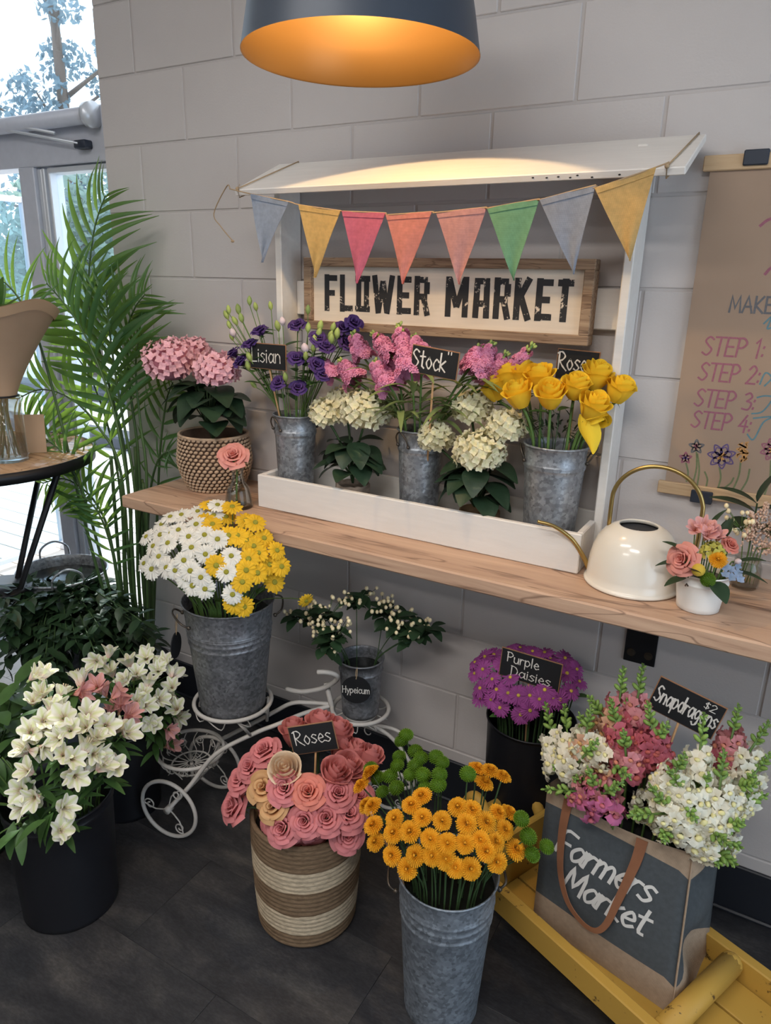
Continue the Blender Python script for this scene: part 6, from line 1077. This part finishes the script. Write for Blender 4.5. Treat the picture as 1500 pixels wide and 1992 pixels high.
# jar arrangement
for k, (p, q) in enumerate((((1.952, -.11, 1.10), (1.965, -.115, 1.175)), ((1.972, -.115, 1.09), (2.015, -.12, 1.16)), ((1.945, -.12, 1.085), (1.938, -.125, 1.15)), ((1.965, -.13, 1.075), (2.03, -.15, 1.10)), ((1.98, -.1, 1.11), (2.01, -.11, 1.20)))):
    P0, P1 = V(p), V(q); base, pts = stem_path('jar', p, (0, 0, 1)); t = thing('astilbe', 'fluffy peach astilbe plume in the glass jar', 'flower', base, 'astilbe plumes'); b = MB(); b.tube(pts + [P1], .0012, 5); obj('stem', b, m_stem, t); b = MB()
    for i in range(150): f = rnd.random(); r_ = .017 * (1 - .8 * f); b.ball(P0.lerp(P1, f) + rv(r_), .0028, 5, 3)
    obj('plume', b, m_petal['astilbe'], t); FH.append((t, P1))
base, pts = stem_path('jar', (1.925, -.12, 1.11), (0, 0, 1)); t = thing('wax_flower', 'sprig of small cream wax buds between the jar and the pail', 'flower', base); b = MB(); b.tube(pts, .0012, 5); tips = [V((1.92, -.13, 1.125)) + V((rnd.uniform(-.035, .03), rnd.uniform(-.02, .02), rnd.uniform(-.04, .03))) for k in range(16)]
for p in tips: b.tube([pts[-1], p], .0007, 4)
obj('stem', b, m_stem, t)
for p in tips: link('bud', M_BER, t, M.Translation(p) @ M.Scale(rnd.uniform(.0045, .0062), 4))
base, pts = stem_path('jar', (1.945, -.08, 1.165), (0, 0, 1)); t = thing('leaf_sprig', 'tall sprig of long dark leaves rising from the glass jar', 'foliage', base); b = MB(); b.tube(pts, .0018, 6); obj('stem', b, m_stem_d, t)
for z, d, L_, W_ in ((1.165, (.25, -.1, 1), .105, .015), (1.16, (-.9, -.15, .55), .085, .014), (1.14, (-.95, -.2, .5), .095, .016), (1.15, (1, -.15, .25), .11, .016), (1.12, (-.6, -.3, -.1), .075, .02), (1.11, (.6, -.4, .1), .075, .018)): b = MB(); leaf_add(b, leaf_dir((1.945, -.082, z), d), L_ * 1.12, W_ * 1.6, .45, .1, 8); obj('leaf', b, m_leaf_d, t)
# greenery poking out of the wrapped bouquet
base = V((vx, vy, tz + .03)); t = thing('leaf_sprig', 'long glossy leaves rising from the kraft wrapped bouquet', 'foliage', base); b = MB(); b.tube([base, (vx + .01, vy, tz + .3), (vx + .02, vy, tz + .46)], .0022, 6); obj('stem', b, m_stem_d, t)
for d, L_ in (((.3, 0, 1), .15), ((-.5, -.2, .8), .15), ((.75, -.2, .6), .13), ((-.2, .4, .9), .14), ((.1, -.6, .8), .12), ((-.8, .1, .7), .14), ((.5, .4, .8), .13)): b = MB(); leaf_add(b, leaf_dir((vx + .015, vy, tz + .425), d), L_, .022, .4, .1, 7); obj('leaf', b, m_leaf, t)

# ------------------------------------------------------------------ labels of look-alikes: say which one, counted from the left of the picture
ORD = ['', 'second', 'third', 'fourth', 'fifth', 'sixth', 'seventh', 'eighth', 'ninth', 'tenth', 'eleventh', 'twelfth', 'thirteenth', 'fourteenth', 'fifteenth', 'sixteenth', 'seventeenth', 'eighteenth', 'nineteenth', 'twentieth']
_g = {}
for t, H in FH:
    if t.get('group'): d = H - cam.matrix_world.translation; _g.setdefault(t['group'], []).append((d.dot(_r) / d.dot(_f), d.dot(_u) / d.dot(_f), t))
for grp, L0 in _g.items():
    rows = max(1, math.ceil(len(L0) / 13)); L0.sort(key=lambda q: -q[1]); m_ = math.ceil(len(L0) / rows)
    for r_ in range(rows):
        R_ = sorted(L0[r_ * m_:(r_ + 1) * m_], key=lambda q: q[0]); n = len(R_); nm = '' if rows == 1 else ', ' + {2: ['upper half', 'lower half'], 3: ['top third', 'middle third', 'bottom third'], 4: ['top quarter', 'second quarter down', 'third quarter down', 'bottom quarter']}[rows][r_]
        for i, (_, _, t) in enumerate(R_):
            t['label'] = t['label'] + nm + ('' if n == 1 else ', leftmost' if i == 0 else ', rightmost' if i == n - 1 else ', ' + ORD[i] + ' from left')
